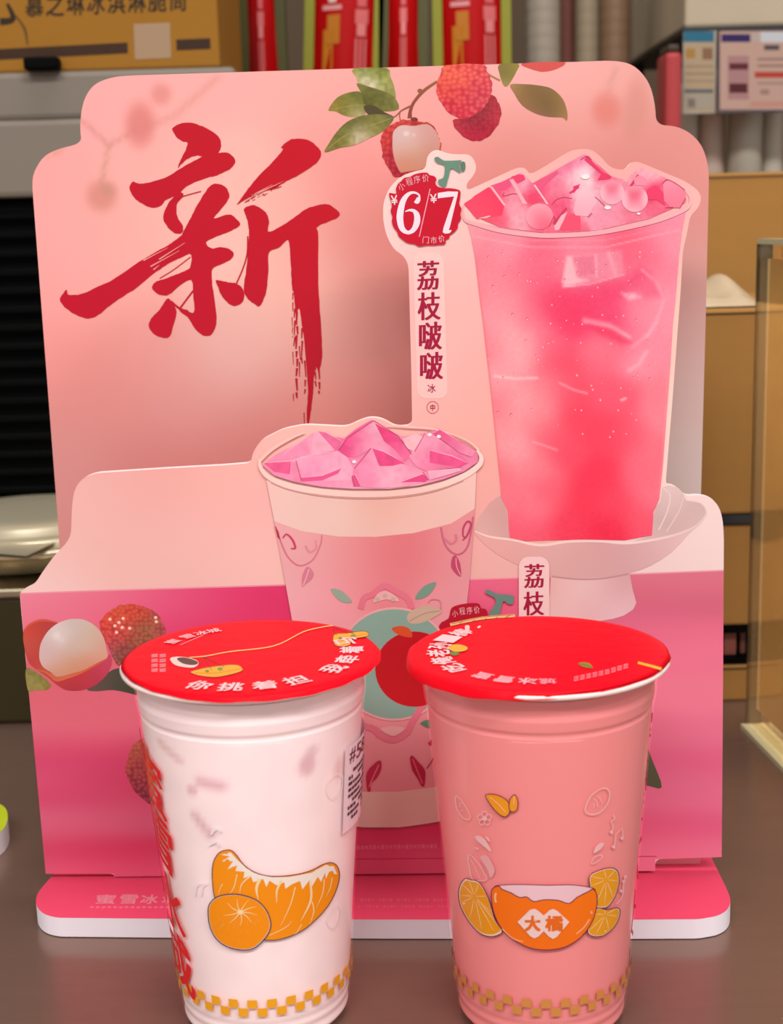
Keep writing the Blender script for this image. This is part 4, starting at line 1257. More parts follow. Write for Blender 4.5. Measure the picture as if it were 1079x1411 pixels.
L.stroke(c4([(590, 105), (690, 112), (770, 118), (860, 142), (925, 172), (962, 205)]), [1.5, 3, 2.4, 1.6, 2.4, 3.5], 'fccac0')
L.stroke(c4([(82, 240), (85, 275), (120, 315), (200, 348), (330, 372), (480, 382), (640, 377), (780, 354), (900, 310), (960, 268), (972, 235), (955, 205)]), [3, 5, 7, 8, 8.5, 8.5, 8.5, 8, 8, 7, 5.5, 3],
         Paint([(360, 640, 'fcd4ca'), (400, 665, 'fde0d6'), (480, 678, 'f8d4ca'), (560, 676, 'f2c8bc'), (630, 655, 'fbdcd2'), (660, 635, 'fde0d8')]))
L.stroke(c4([(125, 332), (200, 362), (330, 388), (480, 398), (640, 393), (780, 370), (900, 326)]), 1.6, Paint([(380, 668, 'e8b8ac'), (500, 686, 'dc9c90'), (600, 680, 'dca498')]))
L.build('printed_rim', PRINT, front)

# ---- caption in front of the fruit stand, and the second small badge
L = Layer(FRONT, 0.0030)
L.poly(rrect(715, 767, 757, 930, 14), Paint([(735, 780, 'fad6d0'), (735, 850, 'f6c8c8')]), 12)
for ch, q in (('荔', (722, 777, 750, 810)), ('枝', (721, 815, 750, 848)), ('啵', (721, 853, 750, 884)), ('啵', (721, 890, 750, 920))):
    L.glyph(gquad(ch, [(q[0], q[1] + .6), (q[2], q[1] - .4), (q[2], q[3] - .4), (q[0], q[3] + .6)], -.034), 'a8143e', up=False)
L.build('name_caption', PRINT, front, 'short crimson drink name in a pale capsule')
L = Layer(FRONT, 0.0036)
L.poly([(618, 852), (622, 838), (634, 833), (650, 831), (660, 832), (663, 838), (670, 840), (672, 852), (668, 890), (640, 905), (612, 890), (605, 862)], 'b8122c', smooth=3)
L.poly([(669, 817), (672, 812), (684, 818), (705, 820), (708, 822), (707, 832), (700, 832), (694, 828), (690, 838), (687, 850), (674, 850), (677, 840), (683, 832), (682, 824)], '6c8c80', smooth=2)
for k, ch in enumerate('小程序价'):
    x = 627 + k * 10
    L.glyph(gbox(ch, x - 4, 838 - k * .9 + (3 if k == 0 else 0), x + 4, 848 - k * .9 + (2 if k == 0 else 0), 0.0, -.15), 'f0b0b8')
L.build('price_badge', PRINT, front, 'small crimson price badge beside the short drink name')

# ---- lychees printed on the table
cf = crop(20, 820, 7.193)
cg = crop(20, 800, 4.408)
leaf('leaf', cf([(110, 740), (180, 740), (260, 790), (330, 850), (360, 900), (320, 940), (200, 945), (132, 942)]), Paint([(40, 930, '8a8248'), (55, 940, '958840'), (65, 948, '8c7c3c'), (45, 950, 'a4945c')]).noise(4, .1, 8), parent=front, surf=FRONT)
leaf('leaf', cg([(440, 660), (520, 600), (600, 540), (680, 540), (760, 620), (830, 720), (720, 690), (600, 665), (500, 672)]), Paint([(140, 940, '6c5048'), (160, 935, '4a4c3e'), (180, 945, '3e4436'), (200, 955, '484838')]), parent=front, surf=FRONT)
L = Layer(FRONT, 0.0007)
L.poly(cf([(95, 340), (145, 290), (230, 250), (310, 245), (420, 270), (450, 320), (380, 420), (345, 520), (345, 640), (365, 720), (330, 800), (220, 740), (150, 680), (115, 600), (95, 500), (85, 420)]),
       Paint([(40, 865, 'd84c3c'), (50, 860, 'c8443a'), (60, 858, 'c04438'), (38, 890, 'cc5a48'), (48, 890, 'c4483e'), (45, 910, 'c44440'), (60, 925, 'cc5044'), (70, 860, 'b8404a')]), 3, smooth=3)
L.stroke(cf([(92, 350), (145, 296), (230, 256), (310, 250), (420, 272)]), [1.5, 2.6, 3, 3, 1], 'd85a44')
L.poly(knobbly(cf([(230, 740), (300, 750), (360, 790), (420, 830), (520, 812), (620, 778), (720, 738), (830, 678), (900, 635), (950, 585), (958, 690), (905, 800), (820, 880), (720, 930), (600, 950), (500, 935), (420, 890), (330, 815)]), .4, 3, 3),
       Paint([(75, 930, 'c04438'), (90, 938, 'c83c40'), (100, 945, 'cc3c48'), (120, 940, 'c83a4c'), (140, 920, 'c8405a'), (150, 910, 'cc4a60'), (110, 930, 'c83c3c'), (100, 952, '9c2c40'), (130, 945, 'b83850')]), 3)
L.poly(cf([(245, 600), (255, 500), (290, 420), (340, 350), (420, 285), (520, 245), (600, 235), (690, 245), (780, 290), (850, 360), (890, 440), (910, 520), (925, 600), (900, 640), (840, 680), (720, 735), (600, 770), (430, 812), (370, 770), (290, 720), (255, 660)]),
       Paint([(60, 890, 'dcbcbc'), (75, 875, 'ddc8c4'), (80, 872, 'ecdcd6'), (95, 860, 'd6c2ba'), (110, 860, 'd4c0b4'), (130, 875, 'd8b8a4'), (140, 890, 'dca894'), (120, 890, 'd8bcac'), (100, 890, 'd6bcb0'), (70, 900, 'dcb8b4'), (85, 915, 'd8b0a0'),
              (110, 910, 'd8a890'), (135, 910, 'e0a088'), (100, 925, 'd88e6c'), (85, 930, 'd89474'), (120, 918, 'd88c6c')]).blob(78, 876, 7, 7, 'f0e2dc', .7).blob(85, 882, 5, 4, 'eadcd8', .5), 3, smooth=3)
L.stroke(cf([(225, 742), (300, 762), (360, 800), (420, 838), (520, 815), (620, 782), (720, 738), (830, 678), (915, 630)]), [2, 3, 4, 5, 4, 3.5, 3, 2.6, 1.4], Paint([(60, 925, 'c86848'), (80, 935, 'dc6c48'), (100, 930, 'e07444'), (120, 922, 'd8583c'), (140, 910, 'dc5c48')]))
L.build('lychee', PRINT, front, 'half-peeled lychee printed on the pink table')


def drops(L):
    for c in ((660, 230), (635, 255), (610, 275), (580, 235), (655, 285), (700, 290), (858, 225), (862, 250), (620, 315)):
        x, y = cg([c])[0]
        L.poly(ellipse(x, y, 2.6, 2.4, 10), 'f8b09c', up=False)
        L.lift += 2e-5
        L.poly(ellipse(x - .3, y - .3, 1.2, 1.1, 8), 'fff0e8', up=False)
        L.lift -= 2e-5


lychee('lychee', cg([(515, 270), (530, 230), (580, 180), (650, 150), (720, 145), (800, 165), (860, 200), (900, 260), (917, 310), (905, 400), (820, 470), (700, 530), (620, 505), (580, 430), (535, 345)]),
       Paint([(145, 855, 'e44a3a'), (165, 845, 'dc5a40'), (180, 842, 'd84a34'), (200, 845, 'c84838'), (215, 855, 'a05848'), (225, 870, 'b04a50'), (150, 880, 'd84048'), (170, 870, 'd84a44'), (185, 880, 'b84a44'), (200, 870, '8c6a3c'),
              (190, 885, '846040'), (160, 890, 'a04a50'), (165, 905, '7c5048'), (180, 905, '64503e')]).skin(6.0, 'f4745a', '9c2830', .75, 9), front, FRONT, lift=0.0006, extra=drops, seed=9, label='whole lychee printed on the pink table')
lychee('lychee', cg([(672, 1150), (690, 1080), (720, 1000), (770, 965), (810, 955), (900, 960), (980, 1030), (1020, 1150), (1000, 1270), (930, 1360), (860, 1375), (790, 1335), (720, 1270), (685, 1190)]),
       Paint([(180, 1040, 'c05a48'), (195, 1022, 'b86048'), (205, 1030, 'a84c44'), (178, 1060, 'b84c44'), (190, 1060, 'a83c42'), (205, 1060, '943440'), (190, 1085, '942c44'), (205, 1095, '8c3048'), (215, 1105, '7c2c40'), (230, 1060, '8c3040')]).skin(6.5, 'cc7058', '741c30', .75, 14),
       front, FRONT, lift=0.0006, seed=12, label='dusky lychee printed low on the pink table')
leaf('leaf', [(872, 985), (887, 1018), (900, 1050), (912, 1085), (890, 1082), (850, 1078), (835, 1030)], Paint([(895, 1040, '5c6448'), (905, 1075, '5a5a44'), (890, 1075, '565c40')]), parent=front, surf=FRONT)

# ================================================================== THE TWO SEALED CUPS
M_SHELL = clear_plastic('clear_cup_plastic', 'ffffff', 0.0, 0.16, 0.12)
M_FLANGE = mat('frosted_cup_rim', 'f3d4d0', 0.22, spec=0.6)
LIDZ = 0.1475
NAVY = '2c1c58'


def make_cup(name, cx_, cy_, label, liquid_paint, film_hex, rim_hex):
    e = empty(name, (cx_, cy_, 0), label, 'cup')
    a_, b_ = 0.0330, (0.0432 - 0.0330) / 0.130
    cone = Cone((cx_, cy_), a_, b_)

    def r(z):
        return a_ + b_ * z
    prof = [(0.026, 0.0012), (0.0305, 0.0), (0.0318, 0.0012)]
    prof += [(r(0.0045) + .0000, 0.0045), (r(0.007) - .0005, 0.007), (r(0.0095), 0.0095), (r(0.012) - .0004, 0.0115), (r(0.0135), 0.0135)]
    prof += [(r(z), z) for z in np.linspace(0.016, 0.128, 26)]
    prof += [(r(.1282) - .0003, 0.1280), (r(.1292) - .0003, 0.1294), (r(.130) + .0003, 0.1308), (r(.134) + .0005, 0.1345), (r(.136) + .0001, 0.1362), (r(.1365) + .0001, 0.1372), (r(.138) + .0004, 0.1385), (r(.140) + .0005, 0.141), (0.0448, 0.1432), (0.0452, 0.1438), (0.0476, 0.1441), (0.0488, 0.1447), (0.0490, 0.1455), (0.0484, 0.1463)]
    lathe('cup_body', prof, cx_, cy_, M_SHELL, e, 96)
    # drink filling the cup, just inside the wall
    pz_, pr_ = np.array([q[1] for q in prof[3:-5]]), np.array([q[0] for q in prof[3:-5]])
    n, zs = 120, np.concatenate([[0.002], np.linspace(0.004, 0.016, 16), np.linspace(0.017, 0.126, 60), np.linspace(0.127, 0.1425, 34)])
    vs, fs, tz = [], [], []
    for i in range(n):
        t = -math.pi + 2 * math.pi * i / n
        for z in zs:
            rr = float(np.interp(z, pz_, pr_)) - 0.0007
            if z < 0.003:
                rr -= 0.0015
            vs.append((cx_ + rr * math.sin(t), cy_ - rr * math.cos(t), z))
            tz.append((t, z))
    m = len(zs)
    for i in range(n):
        j = (i + 1) % n
        for k in range(m - 1):
            fs.append((i * m + k, j * m + k, j * m + k + 1, i * m + k + 1))
    fs.append([i * m for i in range(n)][::-1])
    fs.append([i * m + m - 1 for i in range(n)])
    tz = np.array(tz)
    P = np.stack([tz[:, 0] * 40, tz[:, 1] * 1000], 1)     # roughly millimetres round the wall
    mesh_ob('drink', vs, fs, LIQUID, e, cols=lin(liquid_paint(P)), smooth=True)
    # rolled rim under the film
    lathe('rim', [(0.0450, 0.1440), (0.0480, 0.1442), (0.0488, 0.1448), (0.0490, 0.1456), (0.0486, 0.1463), (0.0455, 0.1465), (0.0450, 0.1440)], cx_, cy_, mat(name + '_rim', rim_hex, 0.2, spec=0.6), e, 96)
    return e, cone


def film(e, cx_, cy_, material, seed, drop, open_at):
    """printed sealing film: flat disc whose wrinkled edge turns down over the rim"""
    rs = np.random.RandomState(seed)
    n = 120
    ph = rs.uniform(0, 6.28, 6)
    am = rs.uniform(.3, 1.0, 6)
    fr = [2, 3, 5, 9, 14, 21]

    def wv(a):
        return sum(am[k] * math.sin(fr[k] * a + ph[k]) for k in range(6)) / 3.0
    rings = [(0.0, 0.0), (0.012, 0.0), (0.024, 0.0), (0.036, 0.0), (0.043, 0.0), (0.0462, 0.0), (0.0484, -0.0003), (0.0495, -0.0012), (0.0501, -drop)]
    vs, fs = [], []
    for i in range(n):
        a = 2 * math.pi * i / n
        w = wv(a)
        for j, (r, dz) in enumerate(rings):
            op = max(0.0, math.cos(a - open_at)) ** 2
            rr = r + (0.0006 * w if j >= 7 else 0) - (0.0019 * op if j >= 7 else 0)
            z = LIDZ + dz * (1 - .75 * op if j >= 7 else 1) + (0.0006 * wv(a * 1.0 + 1.3) if j == 8 else 0) + (0.00008 * math.sin(3 * a + 60 * r) if j > 1 else 0)
            vs.append((cx_ + rr * math.cos(a), cy_ + rr * math.sin(a), z))
    m = len(rings)
    for i in range(n):
        k = (i + 1) % n
        for j in range(m - 1):
            if j == 0:
                fs.append((i * m, i * m + 1, k * m + 1))
            else:
                fs.append((i * m + j, i * m + j + 1, k * m + j + 1, k * m + j))
    return mesh_ob('sealing_film', vs, fs, material, e, smooth=True)


def doodle(cone, e, kind, *a, **k):
    LS = Layer(cone, 0.0005, 0.00002)
    getattr(LS, kind)(*a, **k)
    return LS.build('white_doodle', INK, e)


def checks(cone, e, col, z0, h, n=30):
    """two staggered rows of printed squares round the foot of the cup"""
    vs, fs, cs = [], [], []
    c = lin(srgb(col))
    for row in range(2):
        for k in range(n):
            t0 = 2 * math.pi * (k + .5 * row) / n
            t1 = t0 + math.pi / n
            base_i = len(vs)
            for t in (t0, (t0 + t1) / 2, t1):
                for z in (z0 + row * h, z0 + (row + 1) * h):
                    p = cone.tz([(t, z)], 0.0005)[0]
                    vs.append(p)
                    cs.append(c)
            for q in range(2):
                b = base_i + q * 2
                fs.append((b, b + 2, b + 3, b + 1))
    return mesh_ob('checker_band', vs, fs, INK, e, cols=np.array(cs))


class WrapCol:
    """text column wrapped on the cone: local x is angle, y is height from top"""

    def __init__(s, cone):
        s.cone = cone

    def __call__(s, P, lift=0.0):
        return s.cone.tz(np.asarray(P, float), lift)


def wrap_glyphs(cone, items, material, e, name, label, lift=0.0005):
    vs, fs, cs = [], [], []
    for q, (V, F, col) in enumerate(items):
        b = len(vs)
        X = cone.tz(V, lift + (q % 5) * 2e-5)
        vs += X.tolist()
        cs += [lin(srgb(col))] * len(V)
        fs += [(f[0] + b, f[1] + b, f[2] + b) for f in F]
    return mesh_ob(name, vs, fs, material, e, cols=np.array(cs), label=label)


def subdivide_vf(V, F, maxlen):
    bm = bmesh.new()
    bv = [bm.verts.new((v[0], v[1], 0)) for v in V]
    for f in F:
        try:
            bm.faces.new([bv[i] for i in f])
        except ValueError:
            pass
    for _ in range(3):
        ed = [q for q in bm.edges if abs(q.verts[0].co.x - q.verts[1].co.x) > maxlen]
        if not ed:
            break
        bmesh.ops.subdivide_edges(bm, edges=ed, cuts=1)
        bmesh.ops.triangulate(bm, faces=bm.faces)
    bm.verts.index_update()
    V2 = np.array([v.co[:2] for v in bm.verts])
    F2 = [tuple(v.index for v in f.verts) for f in bm.faces]
    bm.free()
    return V2, F2


# ---- left cup: white milky drink
LCX, LCY = -0.0555, 0.5186
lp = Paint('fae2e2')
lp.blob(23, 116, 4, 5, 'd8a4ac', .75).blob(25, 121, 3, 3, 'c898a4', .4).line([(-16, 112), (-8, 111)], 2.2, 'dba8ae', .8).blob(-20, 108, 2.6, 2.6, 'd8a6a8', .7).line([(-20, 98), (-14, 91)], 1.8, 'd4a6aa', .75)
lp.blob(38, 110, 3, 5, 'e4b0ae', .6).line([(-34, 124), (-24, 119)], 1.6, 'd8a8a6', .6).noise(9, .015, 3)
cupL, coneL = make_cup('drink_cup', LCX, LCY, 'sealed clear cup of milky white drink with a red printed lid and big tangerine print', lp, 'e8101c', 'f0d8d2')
M_FILM = mat('red_sealing_film', 'dc0018', 0.45, spec=0.10, bump=0.2, nscale=120)
filmL = film(cupL, LCX, LCY, M_FILM, 3, 0.0017, math.pi * 1.05)
LIDP = Plane((0, 0, LIDZ), (0, 0, 1))


def arc_items(cx_, cy_, text, first, last, rad, size, col, gap_after=None):
    """characters at even steps between two pixels on the lid"""
    p0, p1 = LIDP([first])[0], LIDP([last])[0]
    a0, a1 = math.atan2(p0[1] - cy_, p0[0] - cx_), math.atan2(p1[1] - cy_, p1[0] - cx_)
    while a1 - a0 > math.pi:
        a1 -= 2 * math.pi
    while a1 - a0 < -math.pi:
        a1 += 2 * math.pi
    pos, t = [], 0.0
    for k in range(len(text)):
        pos.append(t)
        t += 1.0 + (0.5 if gap_after == k else 0.0)
    return [(ch, a0 + (a1 - a0) * q / pos[-1], rad, size, col) for ch, q in zip(text, pos)]


def lid_text(L, cx_, cy_, items, inward=True):
    """characters set round the lid: pixel of the centre, size in metres"""
    for ch, px, rad, size, col in items:
        if hasattr(px, '__len__'):
            p = LIDP([px])[0]
            a = math.atan2(p[1] - cy_, p[0] - cx_)
        else:
            a = px
        c = np.array([cx_ + rad * math.cos(a), cy_ + rad * math.sin(a)])
        out = np.array([math.cos(a), math.sin(a)])
        up = -out if inward else out
        right = np.array([up[1], -up[0]])
        V, F, nc = glyph(ch, .024)
        X = c[None] + (V[:, :1] - .5) * right * size + (.5 - V[:, 1:]) * up * size
        X3 = np.column_stack([X, LIDZ + stack(L.lift * .6, len(X), nc) * np.ones(len(X))])
        Fa = np.array(F)
        q = X3
        nn = np.cross(q[Fa[:, 1]] - q[Fa[:, 0]], q[Fa[:, 2]] - q[Fa[:, 0]])
        fl = nn[:, 2] < 0
        Fa[fl] = Fa[fl][:, ::-1]
        L.V.append(X3)
        L.F.append(Fa + L.n)
        L.C.append(np.repeat(lin(srgb(col))[None], len(X3), 0))
        L.n += len(X3)


PALE = 'fbc0c2'
L = Layer(LIDP, 0.0005)
lid_text(L, LCX, LCY, arc_items(LCX, LCY, '你挑着担我牵着马', (283, 940), (511, 880), .0388, .0092, PALE, gap_after=3))
L.build('lettering', FILMINK, filmL, 'pale pink slogan round the rim of the red film')
L = Layer(LIDP, 0.0005)
lid_text(L, LCX, LCY, [('蜜', (238, 885), .0375, .0056, 'f8a8b0'), ('雪', (255, 877), .0375, .0056, 'f8a8b0'), ('冰', (270, 870), .0375, .0056, 'f8a8b0'), ('城', (285, 864), .0375, .0056, 'f8a8b0')], inward=False)
cz = crop(150, 840, 5.395)
L.stroke(cz([(530, 262), (640, 215), (790, 150)]), 1.0, 'f0808c')
for col_x in (0, 1):
    for k in range(4):
        x, y = 335 + col_x * 60, 335 + k * 34
        for q in range(3):
            L.stroke(cz([(x - 18, y + q * 9 + k * 2), (x + 28, y + q * 9 - 4 + k * 2)]), .8, 'f49aa4', n=0, up=False)
L.build('small_print', FILMINK, filmL, 'pale brand name and small print on the red film')
# carrying pole and fruit baskets printed on the film
L = Layer(LIDP, 0.0006)
cy2 = crop(340, 840, 5.395)
L.stroke(cz([(600, 355), (720, 345), (900, 312)]) + cy2([(200, 270), (420, 165), (560, 130), (640, 118)]), 1.3, 'e8c070')
L.build('carrying_pole', FILMINK, filmL)
for pts, rim, stalks in ((cz([(608, 462), (680, 440), (760, 425), (880, 410), (960, 412), (995, 440), (975, 462), (880, 488), (790, 502), (700, 495), (640, 482)]), cz([(640, 470), (800, 470), (980, 440)]), [cz([(705, 350), (660, 450)]), cz([(710, 350), (765, 450)]), cz([(715, 350), (860, 425)])]),
                         (cy2([(650, 185), (740, 175), (860, 160), (905, 175), (890, 200), (780, 220), (770, 260), (700, 275), (650, 255)]), cy2([(660, 235), (760, 205), (900, 180)]), [cy2([(640, 130), (670, 190)]), cy2([(650, 130), (800, 180)])])):
    L = Layer(LIDP, 0.0007)
    V, F = fill([smooth_poly(pts, 3)])
    L.tris(V, F, 'f2a414')
    L.stroke(pts, .7, '5c1c10', n=3, closed=True)
    L.stroke(rim, 1.0, 'c87a10')
    for st in stalks:
        L.stroke(st, .7, '7a1818', n=0)
    c0 = np.mean(np.array(pts), 0)
    L.poly(ellipse(c0[0] + 4, c0[1] - 3, 4, 2.4, 12), '6c8c2c')
    L.poly(ellipse(c0[0] - 14, c0[1], 3, 1.8, 12), '5c8030')
    L.build('fruit_basket', FILMINK, filmL, 'yellow fruit basket printed on the red film')
L = Layer(LIDP, 0.0007)
L.poly(cz([(455, 370), (480, 352), (560, 352), (650, 375), (665, 405), (630, 430), (560, 428), (490, 410)]), 'e0c4bc', smooth=3)
L.poly(cz([(505, 365), (560, 355), (650, 380), (660, 402), (620, 412), (550, 400)]), '3c2a24', smooth=3)
L.build('printed_hat', FILMINK, filmL)

# front print: segment and tangerine
cq = crop(260, 1080, 4.496)
LS = Layer(coneL, 0.0005, 0.00004)
seg = smooth_poly(cq([(145, 545), (155, 480), (185, 430), (225, 412), (262, 412), (295, 440), (340, 500), (410, 548), (500, 572), (600, 570), (700, 555), (780, 528), (830, 500), (885, 488), (922, 512), (936, 570), (915, 660), (862, 760), (780, 850), (700, 912), (600, 955), (500, 970), (400, 950), (290, 890), (200, 800), (160, 700), (148, 620)]), 3)
LS.poly(seg, Paint([(300, 1190, 'ff9a14'), (350, 1230, 'ff9608'), (420, 1250, 'ff9206'), (460, 1210, 'ff9c14'), (400, 1290, 'ff9a10')]), 6)
LS.poly(cq([(200, 440), (260, 425), (300, 470), (360, 525), (430, 562), (520, 580), (620, 578), (720, 560), (800, 530), (850, 502), (900, 512), (920, 560), (905, 560), (890, 540), (870, 545), (850, 590), (845, 550), (820, 608), (800, 575), (762, 640), (745, 600), (705, 655), (690, 602),
            (640, 622), (600, 650), (592, 610), (548, 630), (500, 600), (482, 640), (462, 590), (400, 610), (385, 570), (340, 585), (345, 545), (290, 540), (300, 505), (240, 530), (275, 480), (205, 480), (255, 450)]), 'fdeee2', 8)
for a, w in (([(440, 590), (420, 650), (432, 720)], [4.5, 3.5, .5]), ([(577, 600), (547, 660), (545, 740)], [3, 2.6, .5]), ([(752, 600), (757, 720), (695, 850)], [3, 3, .5]), ([(660, 640), (630, 750), (570, 880)], [1.5, 1.2, .4]),
             ([(765, 730), (775, 790), (750, 872)], [1.4, 1.4, .4]), ([(385, 570), (330, 620), (315, 680)], [2, 1.6, .4]), ([(840, 590), (830, 680), (790, 770)], [1.4, 1.2, .3]), ([(890, 580), (875, 650), (850, 700)], [1.2, 1, .3]),
             ([(500, 940), (600, 890), (640, 850)], [.8, 1, .3]), ([(700, 870), (670, 920), (650, 935)], [1, 1, .4]), ([(300, 560), (280, 640), (250, 690)], [1.4, 1.2, .4]), ([(210, 620), (190, 660), (185, 690)], [1, .8, .3])):
    LS.stroke(cq(a), w, 'ffe0a8', up=False)
LS.lift += LS.step
LS.stroke(seg, 1.0, NAVY, n=0, closed=True)
LS.build('printed_segment', INK, cupL, 'large tangerine segment printed on the milky cup')
LS = Layer(coneL, 0.0011, 0.00003)
tg = smooth_poly(cq([(120, 790), (132, 740), (180, 700), (260, 684), (340, 692), (420, 722), (480, 782), (508, 860), (497, 920), (452, 980), (400, 1020), (330, 1030), (240, 1010), (170, 960), (130, 880)]), 4)
LS.poly(tg, 'fde6d4', 6)
LS.poly((tg - tg.mean(0)) * .965 + tg.mean(0), Paint([(290, 1260, 'ff9a10'), (330, 1290, 'ff9208'), (360, 1270, 'ff980e')]), 6)
for k in range(9):
    a = -2.6 + k * .66
    c0 = (320, 795)
    LS.stroke(cq([(c0[0] + 12 * math.cos(a), c0[1] + 8 * math.sin(a)), (c0[0] + 60 * math.cos(a + .08), c0[1] + 42 * math.sin(a + .08)), (c0[0] + 110 * math.cos(a + .2), c0[1] + 85 * math.sin(a + .2))]), [1.6, 1.1, .3], 'ffdc9c', up=False)
LS.lift += LS.step
LS.poly(ellipse(*cq([(320, 795)])[0], 4, 3, 12), 'ffe4b4')
rs = np.random.RandomState(4)
for k in range(26):
    a = rs.uniform(0, 6.28)
    x, y = 310 + 150 * rs.rand() * math.cos(a), 870 + 110 * rs.rand() * math.sin(a)
    LS.stroke(cq([(x, y), (x + (x - 320) * .12, y + 26)]), [.7, .2], 'ffb850', n=0, up=False)
LS.stroke(tg, 1.3, NAVY, n=0, closed=True)
LS.build('printed_tangerine', INK, cupL, 'round tangerine printed on the milky cup')
# faint white doodles
WH = 'fdf2f2'
doodle(coneL, cupL, 'stroke', cq([(860, 850), (880, 800), (925, 750), (945, 790), (930, 860), (890, 890)]), 1.0, WH, closed=True)
doodle(coneL, cupL, 'stroke', [(450, 1085), (462, 1068), (472, 1070), (470, 1090), (458, 1100)], 1.0, WH, closed=True)
doodle(coneL, cupL, 'stroke', [(291, 1150), (297, 1142), (305, 1146)], 2.4, WH)
doodle(coneL, cupL, 'stroke', [(288, 1164), (298, 1160), (302, 1166)], 2.4, WH)
for x in (268, 277):
    doodle(coneL, cupL, 'stroke', [(x, 1234), (x + 3, 1220), (x + 9, 1218)], 1.8, WH)
# brand lettering down the left side, wrapped round the wall
items = []
zc = [(0.1190, 0.0225, -66), (0.0945, 0.0220, -65.5), (0.0695, 0.0235, -65), (0.0455, 0.0235, -64)]
for ch, (ztop, h, ang) in zip('蜜雪冰城', zc):
    V, F, nc = glyph(ch, 0.0)
    V, F = subdivide_vf(V, F, .12)
    wd = 0.0245 / (coneL.a + coneL.b * (ztop - h / 2))
    th = math.radians(ang) + (V[:, 0] - .5) * wd
    z = ztop - V[:, 1] * h - (V[:, 0] - .5) * 0.010
    for da, dz in ((0, 0), (-.010, .0003), (.010, -.0003), (.006, .0003), (-.006, -.0003)):
        items.append((np.column_stack([th + da, z + dz]), F, 'ee1620'))
wrap_glyphs(coneL, items, INK, cupL, 'brand_lettering', 'red brand lettering running down the milky cup')
checks(coneL, cupL, 'f2a81c', 0.0165, 0.0036)
# order label on the right side
lab_th = np.linspace(math.radians(57), math.radians(112), 10)
vs, fs = [], []
for k, t in enumerate(lab_th):
    for z in (0.0830, 0.1175 + .0):
        vs.append(coneL.tz([(t, z)], 0.0007)[0])
for k in range(9):
    fs.append((2 * k, 2 * k + 2, 2 * k + 3, 2 * k + 1))
lab = mesh_ob('order_label', vs, fs, mat('label_paper', 'f6dce2', 0.5), cupL, label='small white order sticker with black print')
items = []
for k, ch in enumerate('#587'):
    V, F, nc = glyph(ch, 0.0)
    th = math.radians(61 + k * 8) + V[:, 0] * math.radians(7)
    items.append((np.column_stack([th, 0.1160 - V[:, 1] * 0.0058]), F, '6c1a30'))
rs = np.random.RandomState(8)
for row in range(9):
    z = 0.1075 - row * 0.0024
    t = 61.0
    while t < 100:
        w = rs.uniform(1.5, 4)
        if rs.rand() < .8:
            q = np.array([(math.radians(t), z), (math.radians(t + w), z), (math.radians(t + w), z - .0013), (math.radians(t), z - .0013)])
            items.append((q, [(0, 1, 2), (0, 2, 3)], '4a3a44'))
        t += w + .8
wrap_glyphs(coneL, items, INK, lab, 'lettering', None, 0.0009)

# ---- right cup: clear pink drink
RCX, RCY = 0.0540, 0.5131
rp = Paint('ea8a8a')
cupR, coneR = make_cup('drink_cup', RCX, RCY, 'sealed clear cup of rosy pink drink with a red printed lid and orange bowl print', rp, 'e8101c', 'f2b8b4')
filmR = film(cupR, RCX, RCY, M_FILM, 17, 0.0036, -0.75)
L = Layer(LIDP, 0.0005)
lid_text(L, RCX, RCY, arc_items(RCX, RCY, '吃俺老孙一棒', (632, 920), (606, 866), .0380, .0088, PALE), inward=False)
L.build('lettering', FILMINK, filmR, 'pale pink slogan down one side of the red film')
L = Layer(LIDP, 0.0005)
cu = crop(550, 840, 5.395)
cv = crop(740, 840, 5.395)
lid_text(L, RCX, RCY, [('蜜', (672, 929), .0370, .0068, 'f6a0aa'), ('雪', (700, 933), .0370, .0068, 'f6a0aa'), ('冰', (728, 936), .0370, .0068, 'f6a0aa'), ('城', (754, 937), .0370, .0060, 'f28a96')], inward=False)
for k in range(9):
    x = 275 + k * 46
    y = 515 - k * 10 - (k > 5) * (k - 5) * 4
    for q in range(3):
        L.stroke(cv([(x, y - 12 + q * 13), (x + 34, y - 20 + q * 13)]), 1.0, 'f494a0', n=0, up=False)
L.build('small_print', FILMINK, filmR, 'pale brand name and small print on the red film')
L = Layer(LIDP, 0.0006)
L.poly(cu([(358, 275), (400, 258), (460, 258), (510, 280), (495, 305), (430, 315), (380, 302)]), 'f4a81c', smooth=3)
L.stroke(cu([(358, 275), (400, 258), (460, 258), (510, 280), (495, 305), (430, 315), (380, 302)]), .8, '6c1414', closed=True)
L.poly(cu([(375, 320), (410, 312), (450, 325), (420, 342), (385, 335)]), '5c7c2c', smooth=3)
L.build('printed_fruit', FILMINK, filmR, 'small orange fruit printed on the red film')
L = Layer(LIDP, 0.0006)
L.poly(cv([(308, 400), (340, 392), (390, 400), (415, 435), (370, 432), (325, 418)]), '7a8a34', smooth=3)
L.stroke(cv([(315, 404), (360, 412), (410, 433)]), .8, '3c4414')
L.build('printed_leaf', FILMINK, filmR)
L = Layer(LIDP, 0.0007)
st_a, st_b = cu([(380, 112)])[0], cv([(925, 440)])[0]
L.stroke([st_a, cu([(620, 62)])[0], cu([(860, 45)])[0]], 4.0, Paint([(640, 858, 'e0a860'), (690, 851, 'd8a868')]), n=3)
L.stroke(cu([(390, 106), (620, 56), (850, 40)]), .8, '7c3018')
for k in range(5):
    x = 440 + k * 85
    L.stroke(cu([(x, 112 - k * 12), (x + 40, 84 - k * 10)]), .8, '8c5420', n=0)
L.build('printed_staff', FILMINK, filmR, 'golden staff end printed on the red film')
L = Layer(LIDP, 0.0007)
L.stroke(cv([(750, 392), (840, 415), (925, 440)]), 4.2, 'f0b020')
L.stroke(cv([(745, 382), (840, 405), (930, 430)]), .8, '7c3018')
L.build('printed_staff', FILMINK, filmR, 'golden staff end printed on the red film')
L = Layer(LIDP, 0.0006)
